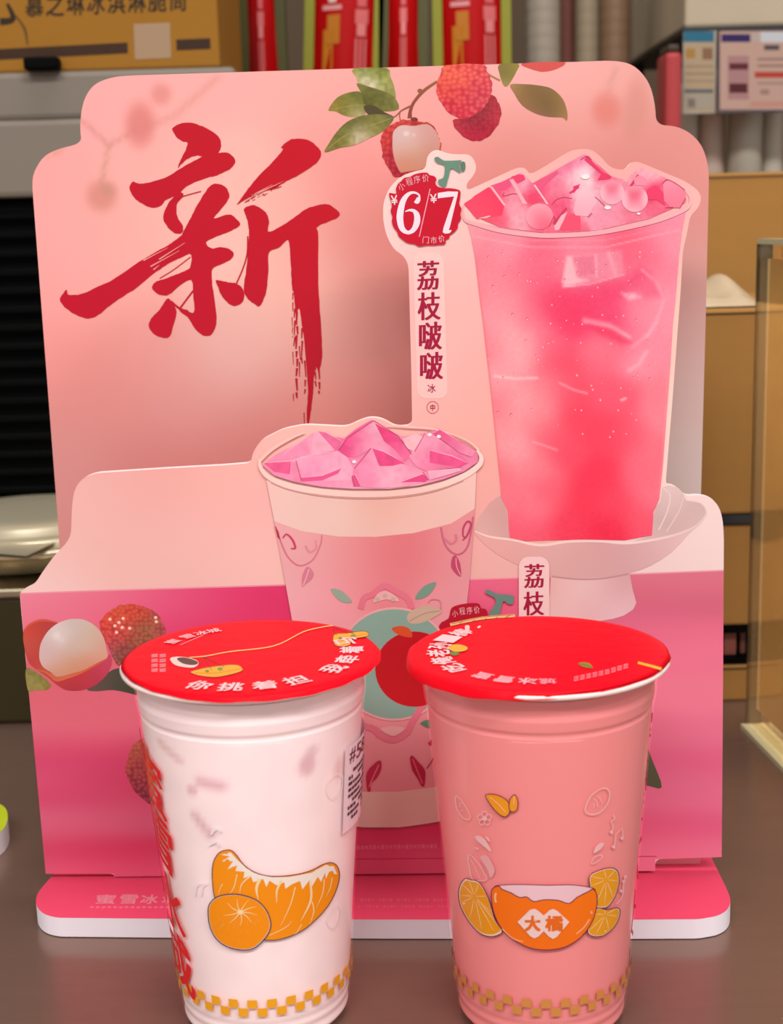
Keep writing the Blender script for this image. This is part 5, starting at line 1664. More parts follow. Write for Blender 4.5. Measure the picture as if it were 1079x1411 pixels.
L.poly(cu([(490, 120), (520, 118), (522, 150), (505, 190), (475, 190), (470, 175), (490, 155)]), 'f6c0b8', smooth=3)
L.poly(cu([(580, 130), (600, 118), (608, 128), (590, 138)]), 'f6c0b8', smooth=3)
L.build('printed_splash', FILMINK, filmR)

cr_ = crop(610, 1070, 4.15)


def rseg(outline, centre, name='printed_segment', lift=0.0005):
    LS = Layer(coneR, lift, 0.00003)
    q = smooth_poly(cr_(outline), 3)
    LS.poly(q, 'fbd8c4', 7)
    LS.poly((q - q.mean(0)) * .93 + q.mean(0), Paint([(640, 1230, 'f4a01c'), (670, 1270, 'f09414'), (840, 1240, 'eea01c')]), 7)
    c = np.array(cr_([centre])[0])
    for p in q[::4]:
        v = p - c
        LS.stroke([c + v * .12, c + v * .5 + [.6, 0], c + v * .88], [.4, .9, .3], 'fbd8a0', up=False)
    LS.lift += LS.step
    LS.stroke(q, 1.1, '6c1848', n=0, closed=True)
    return LS.build(name, INK, cupR, 'orange segment printed beside the orange bowl')


rseg([(90, 680), (98, 625), (125, 585), (160, 590), (205, 602), (245, 660), (275, 740), (300, 820), (340, 880), (320, 905), (270, 915), (210, 895), (150, 830), (105, 750)], (180, 685))
rseg([(840, 570), (900, 535), (960, 522), (1000, 540), (1010, 600), (990, 680), (950, 740), (910, 752), (870, 740), (850, 660)], (935, 590))
rseg([(830, 890), (850, 810), (885, 752), (940, 762), (1000, 750), (1016, 780), (990, 850), (930, 905), (870, 915)], (930, 790), lift=0.0008)
LS = Layer(coneR, 0.0012, 0.00003)
pith = smooth_poly(cr_([(300, 640), (330, 622), (450, 618), (600, 622), (740, 620), (850, 636), (870, 660), (800, 720), (600, 745), (400, 720)]), 3)
LS.poly(pith, Paint([(690, 1225, 'f4c4cc'), (750, 1230, 'f6ccd2'), (800, 1230, 'f2c0c8')]), 7)
LS.stroke(pith, 1.0, '6c1848', n=0, closed=True)
bowl = smooth_poly(cr_([(278, 680), (285, 642), (318, 626), (340, 645), (390, 665), (440, 692), (480, 688), (520, 715), (580, 705), (660, 708), (722, 726), (770, 690), (830, 660), (862, 644), (882, 680), (880, 750), (850, 840), (790, 920), (700, 975), (600, 992), (500, 980), (400, 930), (330, 860), (290, 770)]), 3)
LS.poly(bowl, Paint([(690, 1250, 'fb7410'), (750, 1290, 'fa7008'), (800, 1260, 'fb7810')]), 6)
LS.stroke(bowl, 1.2, '6c1848', n=0, closed=True)
for a, w in (([(305, 665), (300, 690), (305, 720)], 2.6), ([(340, 870), (400, 925), (460, 945)], 1.2), ([(840, 815), (810, 860), (765, 900)], 1.4), ([(850, 770), (852, 785)], 2.2)):
    LS.stroke(cr_(a), w, 'fdc090', up=False)
LS.build('printed_bowl', INK, cupR, 'orange fruit bowl printed on the pink cup')
LS = Layer(coneR, 0.0022, 0.00004)
LS.poly(cr_([(428, 832), (500, 762), (525, 756), (548, 768), (578, 795), (612, 764), (632, 757), (655, 768), (725, 832), (655, 915), (632, 930), (608, 916), (578, 885), (548, 915), (525, 926), (502, 915)]), 'f6d2cc', 6)
for ch, x0, x1 in (('大', 468, 560), ('橘', 586, 690)):
    a, b = cr_([(x0, 795)])[0], cr_([(x1, 886)])[0]
    LS.glyph(gbox(ch, a[0], a[1], b[0], b[1], .045), 'ee6c14')
LS.build('bowl_lettering', INK, cupR, 'orange lettering on pale diamonds')
LS = Layer(coneR, 0.0005, 0.00003)
for pts in ([(245, 105), (300, 103), (360, 130), (385, 170), (378, 215), (348, 230), (300, 195), (260, 140)], [(380, 180), (385, 130), (412, 104), (430, 140), (424, 190), (395, 202)]):
    q = smooth_poly(cr_(pts), 3)
    LS.poly(q, 'f69a20')
    LS.stroke(q, 1.1, '5c1850', n=0, closed=True)
LS.stroke(cr_([(270, 120), (320, 160), (360, 205)]), .8, 'fcd8a0')
LS.stroke(cr_([(410, 115), (405, 160)]), .8, 'fcd8a0')
LS.build('printed_leaves', INK, cupR, 'pair of orange leaves printed above the bowl')
WD = 'f6bcbc'
doodle(coneR, cupR, 'stroke', cr_([(75, 112), (110, 140), (155, 215), (152, 245), (115, 235), (80, 180)]), 1.3, WD, closed=True)
for a in ([(88, 165), (105, 175)], [(100, 200), (118, 190)], [(95, 150), (110, 160)]):
    doodle(coneR, cupR, 'stroke', cr_(a), .8, WD, n=0)
for k in range(5):
    a = k * 1.2566 - 1.57
    x, y = cr_([(240 + 26 * math.cos(a), 240 + 26 * math.sin(a))])[0]
    doodle(coneR, cupR, 'stroke', ellipse(x, y, 3.8, 3.8, 14), 1.1, WD, n=0, closed=True)
doodle(coneR, cupR, 'poly', ellipse(*cr_([(240, 240)])[0], 3, 3, 12), WD)
doodle(coneR, cupR, 'poly', cr_([(185, 342), (215, 340), (250, 370), (280, 432), (235, 400), (195, 365)]), WD, smooth=3)
doodle(coneR, cupR, 'poly', cr_([(242, 342), (262, 350), (272, 375), (255, 362)]), WD, smooth=2)
doodle(coneR, cupR, 'poly', cr_([(175, 405), (205, 408), (205, 420)]), WD)
doodle(coneR, cupR, 'stroke', cr_([(146, 445), (200, 490), (235, 550), (250, 590), (175, 590), (155, 530)]), 1.2, WD, closed=True)
doodle(coneR, cupR, 'stroke', cr_([(150, 455), (185, 520), (215, 590)]), .8, WD)
doodle(coneR, cupR, 'poly', cr_([(215, 460), (250, 450), (280, 490), (298, 540), (275, 580), (255, 530), (230, 490)]), 'eea8ac', smooth=3)
doodle(coneR, cupR, 'stroke', cr_([(815, 185), (850, 110), (920, 65), (956, 92), (940, 160), (890, 210), (838, 214)]), 1.5, WD, closed=True)
for a in ([(865, 125), (885, 145)], [(885, 110), (905, 128)], [(870, 150), (862, 180)], [(885, 150), (885, 172)], [(900, 130), (915, 150)]):
    doodle(coneR, cupR, 'stroke', cr_(a), .9, WD, n=0)
doodle(coneR, cupR, 'stroke', cr_([(975, 218), (984, 240), (965, 260), (975, 285), (966, 320)]), [.8, 1.6, 1.2, 1.2, 1.8], WD)
doodle(coneR, cupR, 'poly', ellipse(*cr_([(965, 318)])[0], 2.2, 2.6, 10), WD)
doodle(coneR, cupR, 'stroke', cr_([(982, 405), (990, 330), (1028, 295), (1032, 350)]), 1.4, WD, n=0)
doodle(coneR, cupR, 'poly', ellipse(*cr_([(978, 402)])[0], 2.4, 2.6, 10), WD)
doodle(coneR, cupR, 'poly', ellipse(*cr_([(1026, 352)])[0], 2.4, 2.4, 10), WD)
doodle(coneR, cupR, 'poly', cr_([(862, 440), (875, 400), (905, 378), (922, 385), (905, 415)]), WD, smooth=2)
doodle(coneR, cupR, 'stroke', cr_([(850, 498), (868, 462), (905, 448), (912, 460), (890, 485)]), 1.1, WD, closed=True)
doodle(coneR, cupR, 'stroke', cr_([(995, 730), (1030, 680), (1035, 610), (1045, 570)]), 1.3, WD)
for a in ((1022, 655), (1035, 600), (1045, 572)):
    doodle(coneR, cupR, 'poly', ellipse(*cr_([a])[0], 2.0, 2.2, 10), WD)
checks(coneR, cupR, 'd08a44', 0.0165, 0.0036)
items = []
for ch, (ztop, h, ang) in zip('蜜雪冰城', zc):
    V, F, nc = glyph(ch, 0.0)
    V, F = subdivide_vf(V, F, .12)
    wd = 0.0245 / (coneR.a + coneR.b * (ztop - h / 2))
    th = math.radians(105) + (V[:, 0] - .5) * wd
    items.append((np.column_stack([th, ztop - V[:, 1] * h - (V[:, 0] - .5) * .01]), F, 'd81828'))
wrap_glyphs(coneR, items, INK, cupR, 'brand_lettering', 'red brand lettering at the edge of the pink cup')

# ================================================================== BEHIND THE DISPLAY
# ---- left: black-fronted machine with a steel top
YM = 1.05
mx0, mx1 = xat(-160, YM, 400), xat(330, YM, 400)
mz0, mz1, mz2, mz3 = 0.0, zat(715, YM, 30), zat(272, YM, 30), zat(98, YM, 30)
ma = empty('countertop_machine', ((mx0 + mx1) / 2, YM, 0), 'black louvred countertop machine with a dull grey steel head', 'machine')
box('body', mx0, mx1, YM + 0.012, YM + 0.19, mz0, mz2, M_BLACK, ma, 0.004)
z_mid = zat(165, YM, 30)
box('head', mx0 - .004, mx1 + .004, YM, YM + 0.19, mz2, z_mid, mat('light_grey_steel', '80766a', 0.5, spec=0.3), ma, 0.004)
box('top_plate', mx0 - .004, mx1 + .004, YM + 0.006, YM + 0.19, z_mid, mz3, MATS['light_grey_steel'], ma, 0.004)
zz = mz2 - 0.016
while zz > mz1 + 0.008:
    box('louvre', mx0 + .006, mx1 - .006, YM + 0.004, YM + 0.014, zz, zz + 0.006, mat('black_louvre', '050505', 0.7, spec=0.06), ma, 0.0015, seg=1)
    zz -= 0.0135
box('lower_trim', mx0, mx1, YM + 0.006, YM + 0.02, mz1 - 0.012, mz1 + 0.001, mat('grey_trim', '3a352c', 0.5), ma, 0.001)
# carton of cones on top of it
cz0, cz1 = mz3, mz3 + 0.20
kx0, kx1 = xat(-120, YM, 20), xat(298, YM, 20)
ca_ = empty('carton', ((kx0 + kx1) / 2, YM, cz0), 'ochre cardboard carton with dark printed characters on top of the black machine', 'carton')
box('box', kx0, kx1, YM + 0.01, YM + 0.18, cz0, cz1, M_CARDTOP, ca_, 0.002)
CF = Plane((0, YM + 0.01, 0), (0, -1, 0))
L = Layer(CF, 0.0004)
for k, ch in enumerate('慕之琳冰淇淋脆筒'):
    x = 35 + k * 28.2
    L.glyph(gbox(ch, x, -9 - k * 1.1, x + 25, 23.5 - k * 1.15, .015), '2e1e08')
for a, b in ((( -20, 76), (176, 66)), ((243, 62), (290, 60))):
    L.stroke([a, b], 15, '3c220c', n=0)
L.stroke([(0, 30), (18, 26), (10, 5)], [10, 8, 4], '2c1e0c')
L.stroke([(22, 22), (34, 40), (38, 62)], [2, 3.4, 2], '5c3c18')
L.build('lettering', PRINT, ca_, 'dark brown lettering and stripe on the carton')
L = Layer(CF, 0.0008)
L.poly([(184, 33), (234, 31), (236, 80), (186, 82)], Paint([(210, 40, 'a8896a'), (210, 75, 'b09272')]))
L.build('paper_label', PRINT, ca_, 'plain beige paper label')
cl_x0, cl_x1 = xat(34, YM, 88), xat(82, YM, 88)
tag(box('binder_clip', cl_x0, cl_x1, YM - 0.006, YM + 0.008, mz3, zat(79, YM, 58), M_BLACK, None, 0.002), 'small black clip lying at the foot of the ochre carton', 'clip')

# ---- steel topping unit in front of the machine, with a round pan
YS = 0.86
sx0, sx1 = xat(-140, YS, 900), xat(150, YS, 900)
sz = zat(822, YS, 20)
un = empty('topping_unit', ((sx0 + sx1) / 2, YS, 0), 'low dark olive topping unit with a steel rim beside the display', 'topping unit')
box('body', sx0, sx1, YS, YS + 0.17, 0.0, sz, mat('dark_olive_metal', '3c3418', 0.35, metal=0.3, noise=0.15, nscale=8), un, 0.003)
box('steel_rim', sx0 - .003, sx1 + .003, YS - .004, YS + 0.172, sz, sz + 0.006, M_STEEL, un, 0.0015)
px_, py_ = xat(45, YS + .09, 780), YS + 0.092
pz = sz + 0.006
pan = empty('steel_pan', (px_, py_, pz), 'round polished steel pan with stepped lid on the olive unit', 'pan')
lathe('bowl', [(0.0, pz), (0.060, pz), (0.070, pz + 0.0029), (0.082, pz + 0.0130), (0.0845, pz + 0.0159), (0.088, pz + 0.0162), (0.088, pz + 0.0178)], px_, py_, mat('polished_steel', 'e8dcbc', 0.25, metal=0.55, spec=0.8), pan, 64)
lathe('lid', [(0.0885, pz + 0.0178), (0.089, pz + 0.0188), (0.084, pz + 0.0200), (0.078, pz + 0.0203), (0.076, pz + 0.0239), (0.070, pz + 0.0254), (0.066, pz + 0.0257), (0.064, pz + 0.0297), (0.045, pz + 0.0326), (0.012, pz + 0.0333), (0.0, pz + 0.0333)], px_, py_, MATS['polished_steel'], pan, 64)
bm = bmesh.new()
sp = [(-0.075, -.028, .0285), (-0.03, -.055, .030), (0.02, -.075, .029), (0.05, -.083, .026)]
V, F = strip_tris([(p[0], p[1]) for p in sp], [.012, .009, .007, .006], n=4)
zs_ = np.interp(V[:, 0], [p[0] for p in sp], [p[2] for p in sp])
top = np.column_stack([V[:, 0] + px_ - .02, V[:, 1] + py_, zs_ * .5 + pz + .010])
bot = top - [0, 0, .002]
nn_ = len(V)
mesh = mesh_ob('spoon_handle', np.vstack([top, bot]), [f for f in F] + [tuple(q + nn_ for q in f[::-1]) for f in F], MATS['polished_steel'], None)
bm.free()
tag(mesh, 'flat steel spoon handle resting across the round steel pan', 'spoon')

# ---- lime-topped foam base at the left edge
LIME = Plane((0, 0, 0.012), (0, 0, 1))
lo = [(-120, 1108), (-4, 1106), (6, 1111), (11, 1120), (10, 1134), (2, 1146), (-20, 1158), (-120, 1190)]
lm = empty('lime_plinth', (-0.32, 0.70, 0), 'lime green topped white foam display base at the left of the pink display', 'plinth')
slab('base', rounded(lo, 5), LIME, 0.0118, M_FOAM, lm, (0, 0, -1))
L = Layer(LIME, 0.0003)
L.poly(rounded(lo, 5), Paint([(0, 1120, 'b8c81c'), (5, 1130, 'c8d430'), (-60, 1150, 'b4c020')]))
L.build('printed_top', PRINT, lm)

# ---- centre: red pouches on a shelf
YP = 1.30
shz = 0.335
sh = empty('back_shelf', (0.0, 1.36, 0), 'dark wooden back shelf holding red pouches behind the pink display', 'shelf')
M_WOOD = mat('dark_shelf_wood', '4a3420', 0.6, noise=0.2, nscale=12, stretch=(1, 8, 8))
shx0, shx1 = -0.13, 0.247
box('board', shx0, shx1, 1.26, 1.60, shz - 0.015, shz, M_WOOD, sh, 0.002)
for q, x in enumerate((shx0, shx1 - .015)):
    box('side_panel', x, x + .015, 1.26, 1.60, 0.0, shz - 0.015, M_WOOD, sh)


def pouch(x0, x1, y, z0, h, tilt, label, gusset, gold):
    """a gusseted stand-up pouch: bulging front, pinched top seam"""
    e = empty('pouch', ((x0 + x1) / 2, y, z0), label, 'pouch', None)
    w = x1 - x0
    nu, nv = 10, 12
    vs, fs = [], []
    for side in (0, 1):
        for j in range(nv + 1):
            v = j / nv
            dep = 0.030 * (1 - v ** 2.5) + 0.002
            for i in range(nu + 1):
                u = i / nu
                bulge = (0.35 + 0.65 * math.sin(math.pi * u)) if 0 < u < 1 else 0.35
                yy = y + (1 if side else -1) * dep * bulge
                vs.append((x0 + u * w + tilt * v * h, yy, z0 + v * h))
    k = (nu + 1) * (nv + 1)
    for j in range(nv):
        for i in range(nu):
            a = j * (nu + 1) + i
            fs.append((a, a + 1, a + nu + 2, a + nu + 1))
            fs.append((k + a, k + a + nu + 1, k + a + nu + 2, k + a + 1))
    for j in range(nv):
        a, b = j * (nu + 1), (j + 1) * (nu + 1)
        fs.append((a, b, k + b, k + a))
        a, b = a + nu, b + nu
        fs.append((a, k + a, k + b, b))
    for i in range(nu):
        fs.append((i, k + i, k + i + 1, i + 1))
        t = nv * (nu + 1) + i
        fs.append((t, t + 1, k + t + 1, k + t))
    mesh_ob('bag', vs, fs, mat('glossy_red_pouch', 'ae0206', 0.55, spec=0.12), e, smooth=True)
    # green-yellow side gussets
    for s, xs in ((0, x0), (1, x1)):
        g = 0.007
        a, b = (xs - g, xs + .0015) if s == 0 else (xs - .0015, xs + g)
        q = []
        for zz_, xo in ((z0, 0), (z0 + h * .98, tilt * h * .98)):
            for xx in (a, b):
                for yy in (y - .0105, y + .0105):
                    q.append((xx + xo, yy, zz_))
        mesh_ob('gusset', q, [(0, 1, 3, 2), (4, 6, 7, 5), (0, 2, 6, 4), (1, 5, 7, 3), (0, 4, 5, 1), (2, 3, 7, 6)], mat('lime_gusset' if gusset else 'olive_gusset', '8c8c10' if gusset else '4c4a14', 0.4), e)
    # printed emblem and gold characters
    vs, fs, cs = [], [], []

    def put(u0, v0, u1, v1, col):
        b = len(vs)
        for (u, v) in ((u0, v0), (u1, v0), (u1, v1), (u0, v1)):
            dep = 0.030 * (1 - v ** 2.5) + 0.002
            bulge = 0.35 + 0.65 * math.sin(math.pi * u)
            vs.append((x0 + u * w + tilt * v * h, y - dep * bulge - .0012, z0 + v * h))
            cs.append(lin(srgb(col)))
        fs.append((b, b + 1, b + 2, b + 3))
    ue = 0.78 if gold else 0.5
    for q in range(3):
        put(ue - .09 + q * .07, .30, ue - .06 + q * .07, .62, 'd87a78')
    put(ue - .07, .63, ue + .07, .68, 'd87c7c')
    put(ue - .10, .68, ue + .10, .74, 'd06868')
    put(ue - .07, .75, ue + .07, .90, 'cc5c60')
    if gold:
        put(.18, .35, .34, .66, 'c07820')
        put(.24, .60, .44, .72, 'b87020')
        put(.16, .74, .46, .76, 'd89090')
        put(.25, .77, .37, .88, 'e0b8b0')
    mesh_ob('print', vs, fs, PRINT, e, cols=np.array(cs))
    return e


PH = 0.205
PX = [(342, 384, 0.0, 0, 0, 'narrow red pouch standing next to the ochre carton'), (419, 505, .06, 1, 1, 'wide red pouch leaning slightly with gold characters, second from the carton'), (527, 572, 0.03, 0, 0, 'narrow red pouch squeezed between the two wide pouches'),
      (607, 692, 0.0, 1, 1, 'wide upright red pouch with gold characters beside the grey cup sleeves')]
for (p0, p1, tl, gs, gd, lb) in PX:
    o = pouch(xat(p0, YP, 60), xat(p1, YP, 60), YP, shz, PH, tl, lb, gs, gd)
    o['group'] = 'red pouches on the back shelf'

# ---- grey sleeves of stacked cups
SL = [(724, 772, 'a09484', 1.36, 'pale grey sleeve of stacked cups next to the red pouches'), (773, 792, '9a5c50', 1.40, 'slim reddish sleeve of stacked cups between grey sleeves'),
      (793, 826, '94846c', 1.37, 'olive grey sleeve of stacked cups in the row'), (828, 868, '84664e', 1.36, 'brown sleeve of stacked cups at the end of the row')]
for p0, p1, hx, y, lb in SL:
    x0, x1 = xat(p0, y, 40), xat(p1, y, 40)
    r = (x1 - x0) / 2
    e = empty('cup_sleeve', ((x0 + x1) / 2, y, shz), lb, 'cup sleeve', 'sleeves of stacked cups')
    prof = [(r * .80, shz), (r * .84, shz + .004)]
    z = shz + .004
    for k in range(20):
        prof += [(r * .98, z + .003), (r, z + .006), (r * .97, z + .0105)]
        z += .0115
    prof += [(r * .9, z + .002), (0.0, z + .004)]
    lathe('stack', prof, (x0 + x1) / 2, y, mat('sleeve_' + hx, hx, 0.4, spec=0.4), e, 32)
    lathe('wrap_band', [(r * 1.015, shz + .05), (r * 1.02, shz + .053), (r * 1.02, shz + .07), (r * 1.015, shz + .073)], (x0 + x1) / 2, y, mat('band_' + hx, hx, 0.25), e, 32)

# ---- right: cartons, hanging cards and a clear sign holder
YC = 0.865
gx0, gx1 = xat(900, YC, 800), xat(1150, YC, 800)


def carton(name_l, py_top, py_bot, y, m, dx0=0.0, tape=True, x0=None, x1=None, z0=None, depth=0.16):
    za = zat(py_bot, y, 1010) if z0 is None else z0
    zb = zat(py_top, y, 1010)
    a = gx0 + dx0 if x0 is None else x0
    b = gx1 if x1 is None else x1
    e = empty('carton', ((a + b) / 2, y, za), name_l, 'carton')
    box('box', a, b, y, y + depth, za, zb, m, e, 0.002)
    if tape:
        zc_ = (za + zb) / 2
        box('flap_seam', a + .004, b - .004, y - .0006, y + .001, zb - .0035, zb - .0025, mat('seam_dark', '4a321a', 0.7), e)
    return zb


z1 = carton('small cardboard carton at the bottom of the stack by the clear sign', 915, 985, YC, M_CARD, z0=0.0)
# black tray with a few printed packs
z2 = zat(862, YC, 1010)
tr = empty('black_tray', ((gx0 + gx1) / 2, YC, z1), 'shallow black tray between the stacked cartons', 'tray')
box('tray_floor', gx0, gx1, YC, YC + .16, z1, z1 + .004, M_BLACK, tr)
box('back_wall', gx0, gx1, YC + .156, YC + .16, z1 + .004, z2, M_BLACK, tr)
for x in (gx0, gx1 - .004):
    box('side_wall', x, x + .004, YC, YC + .156, z1 + .004, z2, M_BLACK, tr)
box('top_lip', gx0, gx1, YC, YC + .16, z2 - .005, z2, M_BLACK, tr)
for k, (p0, p1, tl) in enumerate(((1000, 1018, 0), (1024, 1032, 1))):
    xa, xb = xat(p0, YC, 890), xat(p1, YC, 890)
    tag(box('paper_pack', xa, xb, YC + .006 + .002 * k, YC + .05, z1 + .004, z1 + .004 + (.017 if k == 0 else .019), mat('pack_%d' % k, ['8a4a3a', '6a3c30'][k], 0.6, noise=.3, nscale=200, stretch=(0.2, 1, 3)), None, 0.0008),
        ['brick red paper pack lying in the black tray', 'thin dark red pack standing in the black tray'][k], 'pack')
z3 = carton('wide cardboard carton resting on the black tray', 716, 862, YC, M_CARD, z0=z2)
bagz = z3
sheet = []
# black plastic sheet trapped between two cartons
vs, fs = [], []
nx = 18
rs = np.random.RandomState(3)
for i in range(nx + 1):
    u = i / nx
    x = gx0 + u * (gx1 - gx0)
    dr = 0.016 * max(0, math.sin(u * 9 + .4)) * rs.uniform(.7, 1) + .002
    vs += [(x, YC + .15, bagz + .0028), (x, YC - .0012, bagz + .0028), (x, YC - .0022, bagz - dr)]
for i in range(nx):
    a = i * 3
    fs += [(a, a + 3, a + 4, a + 1), (a + 1, a + 4, a + 5, a + 2)]
o = mesh_ob('plastic_sheet', vs, fs, mat('black_film', '0e0c0c', 0.3), None)
so = o.modifiers.new('thickness', 'SOLIDIFY')
so.thickness = 0.0006
tag(o, 'black plastic sheet trapped between two brown cartons', 'plastic sheet')
z4 = carton('tall tan carton standing on the black plastic sheet', 425, 705, YC, M_CARD, z0=z3 + .0032)
# crumpled clear bag on top of the carton
nb = 22
vs, fs = [], []
rs = np.random.RandomState(6)
bx0, bx1 = xat(955, YC, 400), xat(1060, YC, 400)
hgt = zat(374, YC + .05, 1010) - z4
for i in range(nb + 1):
    for j in range(nb + 1):
        u, v = i / nb, j / nb
        k = (math.sin(math.pi * u) * math.sin(math.pi * v)) ** .55
        n_ = .65 + .35 * math.sin(7 * u + 5 * v + 2 * math.sin(4 * v)) * math.cos(6 * v - 3 * u)
        vs.append((bx0 + u * (bx1 - bx0), YC + .004 + v * .12, z4 + .001 + hgt * k * n_))
for i in range(nb):
    for j in range(nb):
        a = i * (nb + 1) + j
        fs.append((a, a + nb + 1, a + nb + 2, a + 1))
o = mesh_ob('plastic_bag', vs, fs, mat('crumpled_bag', 'c8b090', 0.2, spec=0.7), None, smooth=True)
tag(o, 'crumpled translucent plastic bag on top of the tan carton', 'plastic bag')
YD = 1.06
z5 = carton('large cardboard carton standing behind the stack of cartons', 238, 500, YD, M_CARD, z0=0.0, x0=xat(905, YD, 300), x1=xat(1200, YD, 300), depth=.14)

# rack with white bag, hanging price cards and a beige box
YR = 1.24
rx0, rx1 = xat(941, YR, 90), xat(1240, YR, 90)
rk = empty('storage_rack', ((rx0 + rx1) / 2, YR, 0), 'dark metal storage rack behind the stacked cartons', 'rack')
zr = zat(45, YR, 1010)
zr2 = zat(36, YR, 1010)
zl = zat(262, YR, 1010)
box('board', rx0, rx1, YR, YR + .30, zr, zr2, mat('rack_metal', '1c1814', 0.5), rk, 0.001)
box('board', rx0, rx1, YR, YR + .30, zl - .010, zl, MATS['rack_metal'], rk, 0.001)
for x in (rx0 + .004, rx1 - .016):
    for y in (YR + .27, ):
        box('post', x, x + .012, y, y + .012, 0.0, zr, MATS['rack_metal'], rk)
box('post', rx1 - .016, rx1 - .004, YR + .01, YR + .022, 0.0, zr, MATS['rack_metal'], rk)
e = empty('storage_box', ((rx0 + rx1) / 2, YR + .02, zr2), 'beige storage box on the upper board of the rack', 'box')
box('box', rx0 + .002, rx1 - .02, YR + .004, YR + .26, zr2, zr2 + .15, mat('beige_box', 'b8a88e', 0.6, noise=.12, nscale=9), e, .003)
box('lid_edge', rx0 + .001, rx1 - .02, YR + .002, YR + .264, zr2 + .15, zr2 + .165, MATS['beige_box'], e, .003)
# white wrapped bundle on the lower board
e = empty('wrapped_bundle', ((rx0 + rx1) / 2, YR + .1, zl), 'bundle of white wrapped tubes on the lower board of the rack', 'bundle')
k = 0
x = rx0 + .004
for wdt in (.020, .026, .030, .022, .030, .026):
    lathe('tube', [(0, zl), (wdt / 2 * .95, zl), (wdt / 2, zl + .004), (wdt / 2, zl + .085), (wdt / 2 * .9, zl + .092), (0, zl + .092)], x + wdt / 2, YR + .05 + .01 * (k % 2), mat('white_wrap_%d' % (k % 3), ['c8bcaa', 'd0b4a2', 'b4a896'][k % 3], 0.45), e, 24)
    x += wdt + .0005
    k += 1


def card(px0, py0, px1, py1, y, label, border, base, prints, name='price_card'):
    e = empty(name, (xat((px0 + px1) / 2, y, py1), y, zat(py1, y, (px0 + px1) / 2)), label, 'price card')
    xa, xb = xat(px0, y, 100), xat(px1, y, 100)
    za, zb = zat(py1, y, (px0 + px1) / 2), zat(py0, y, (px0 + px1) / 2)
    box('backing', xa, xb, y, y + .002, za, zb, mat('card_' + border, border, 0.4), e, .0006, seg=1)
    PL = Plane((0, y, 0), (0, -1, 0))
    L = Layer(PL, 0.0004)
    L.poly([(px0 + 3, py0 + 2), (px1 - 3, py0 + 2), (px1 - 3, py1 - 4), (px0 + 3, py1 - 4)], base)
    for q, c in prints:
        L.poly([(q[0], q[1]), (q[2], q[1]), (q[2], q[3]), (q[0], q[3])], c)
    L.build('print', PRINT, e)
    return e


card(941, 43, 987, 157, YR - .006, 'beige hanging price card with a teal heading', 'a8a090', 'b09a7c', [((942, 43, 984, 58), '2a6a84'), ((945, 67, 958, 80), 'a8803a'), ((968, 66, 982, 82), '86644a'), ((944, 90, 984, 93), '9a8266'), ((944, 100, 984, 103), '94806a'),
     ((944, 110, 984, 113), '9c866c'), ((943, 123, 983, 128), '56626a'), ((943, 130, 983, 150), 'a39a8a'), ((948, 136, 958, 148), '7c7064')])
card(989, 41, 1130, 155, YR - .009, 'framed pinkish price card with a purple heading and a red bar', '54464c', 'bc9a8c', [((994, 47, 1034, 58), '2c1c58'), ((1036, 46, 1046, 56), 'b0a49c'), ((1048, 44, 1130, 58), 'c4c6cc'), ((1053, 62, 1074, 69), '4c464c'), ((1003, 77, 1032, 137), 'a87c7c'),
     ((1005, 87, 1031, 96), '5c2028'), ((1005, 115, 1030, 128), '541c24'), ((1040, 99, 1130, 107), 'b03c30'), ((1044, 80, 1120, 83), '8c7066'), ((1044, 89, 1120, 92), '8c7066'), ((1044, 113, 1120, 116), '9c8074'), ((1048, 123, 1060, 130), '9a7a6c'), ((1034, 140, 1110, 146), 'c08878')])
# red box at the end of the rack
e = empty('red_box', (xat(929, 1.22, 120), 1.23, 0.0), 'slim tall red box with a dark cap beside the storage rack', 'box')
xa, xb = xat(917, 1.22, 120), xat(940, 1.22, 120)
box('body', xa, xb, 1.22, 1.26, 0.0, zat(71, 1.22, 929), mat('red_box_card', 'b03a3c', 0.4, spec=.4), e, .004)
box('cap', xa + .002, xb - .002, 1.222, 1.258, zat(71, 1.22, 929), zat(60, 1.22, 929), mat('dark_cap', '3a2c20', 0.4), e, .002)

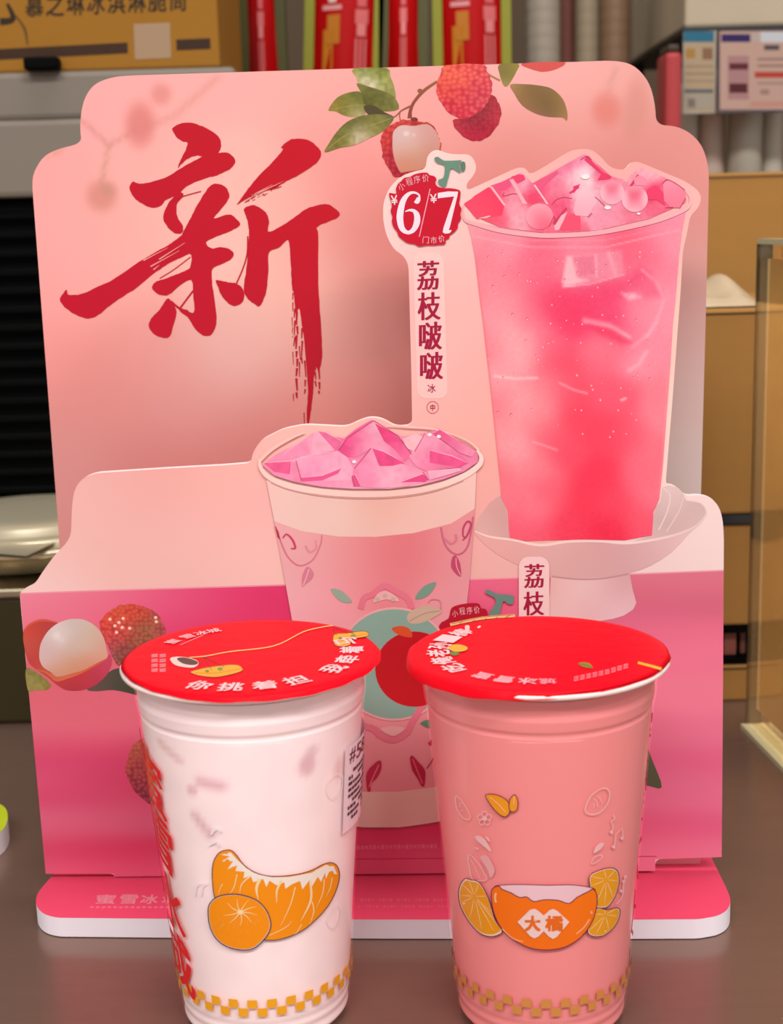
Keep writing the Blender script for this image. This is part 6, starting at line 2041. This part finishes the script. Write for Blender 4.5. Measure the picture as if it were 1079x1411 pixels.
# clear acrylic sign holder on the right
ax0, ay0 = xat(1033, .81, 1020), 0.815
dirv = np.array([0.0090, -0.105])
dirv /= np.linalg.norm(dirv)
nrm = np.array([-dirv[1] * -1, dirv[0] * -1])
LEN, HT, TH = 0.15, zat(336, .815, 1050), 0.0035
sg = empty('sign_holder', (ax0, ay0 - .07, 0), 'clear acrylic sign holder with a tan printed sheet at the right end of the counter', 'sign holder')


def slab_on(name, s0, s1, t0, t1, z0, z1, m, parent):
    """box in the sign's own frame: s along it towards the camera, t to its right"""
    rt = np.array([-dirv[1], dirv[0]])
    vs = []
    for z in (z0, z1):
        for (s, t) in ((s0, t0), (s1, t0), (s1, t1), (s0, t1)):
            p = np.array([ax0, ay0]) + dirv * s + rt * t
            vs.append((p[0], p[1], z))
    return mesh_ob(name, vs, [(0, 1, 2, 3), (4, 7, 6, 5), (0, 4, 5, 1), (1, 5, 6, 2), (2, 6, 7, 3), (3, 7, 4, 0)], m, parent)


M_ACR = clear_plastic('clear_acrylic', 'f8f4ea', 0.0, 0.5, 0.05)
M_EDGE = mat('bright_acrylic_edge', 'd8d0a8', 0.15, spec=0.8)
slab_on('front_sheet', 0, LEN, -0.001, 0.001, 0.003, HT, M_ACR, sg)
slab_on('back_sheet', 0, LEN, 0.006, 0.008, 0.003, HT, M_ACR, sg)
slab_on('edge', -.0015, 0, -0.001, 0.008, 0.0, HT, mat('smoky_acrylic_edge', '6a5a44', 0.15, spec=0.8), sg)
slab_on('edge', 0, LEN, -0.001, 0.008, HT, HT + .003, M_EDGE, sg)
slab_on('edge', -.0015, LEN, -0.004, 0.010, 0.0, 0.003, M_EDGE, sg)
slab_on('insert', 0.012, LEN - .002, 0.002, 0.0035, 0.016, HT - .008, mat('tan_insert', 'd8b47c', 0.6, noise=.35, nscale=9, stretch=(1, 1, 2)), sg)
slab_on('insert_border', 0.010, 0.012, 0.0015, 0.004, 0.016, HT - .008, mat('cream_border', 'e0d4b4', 0.5), sg)

bpy.data.objects.remove(_fo, do_unlink=True)
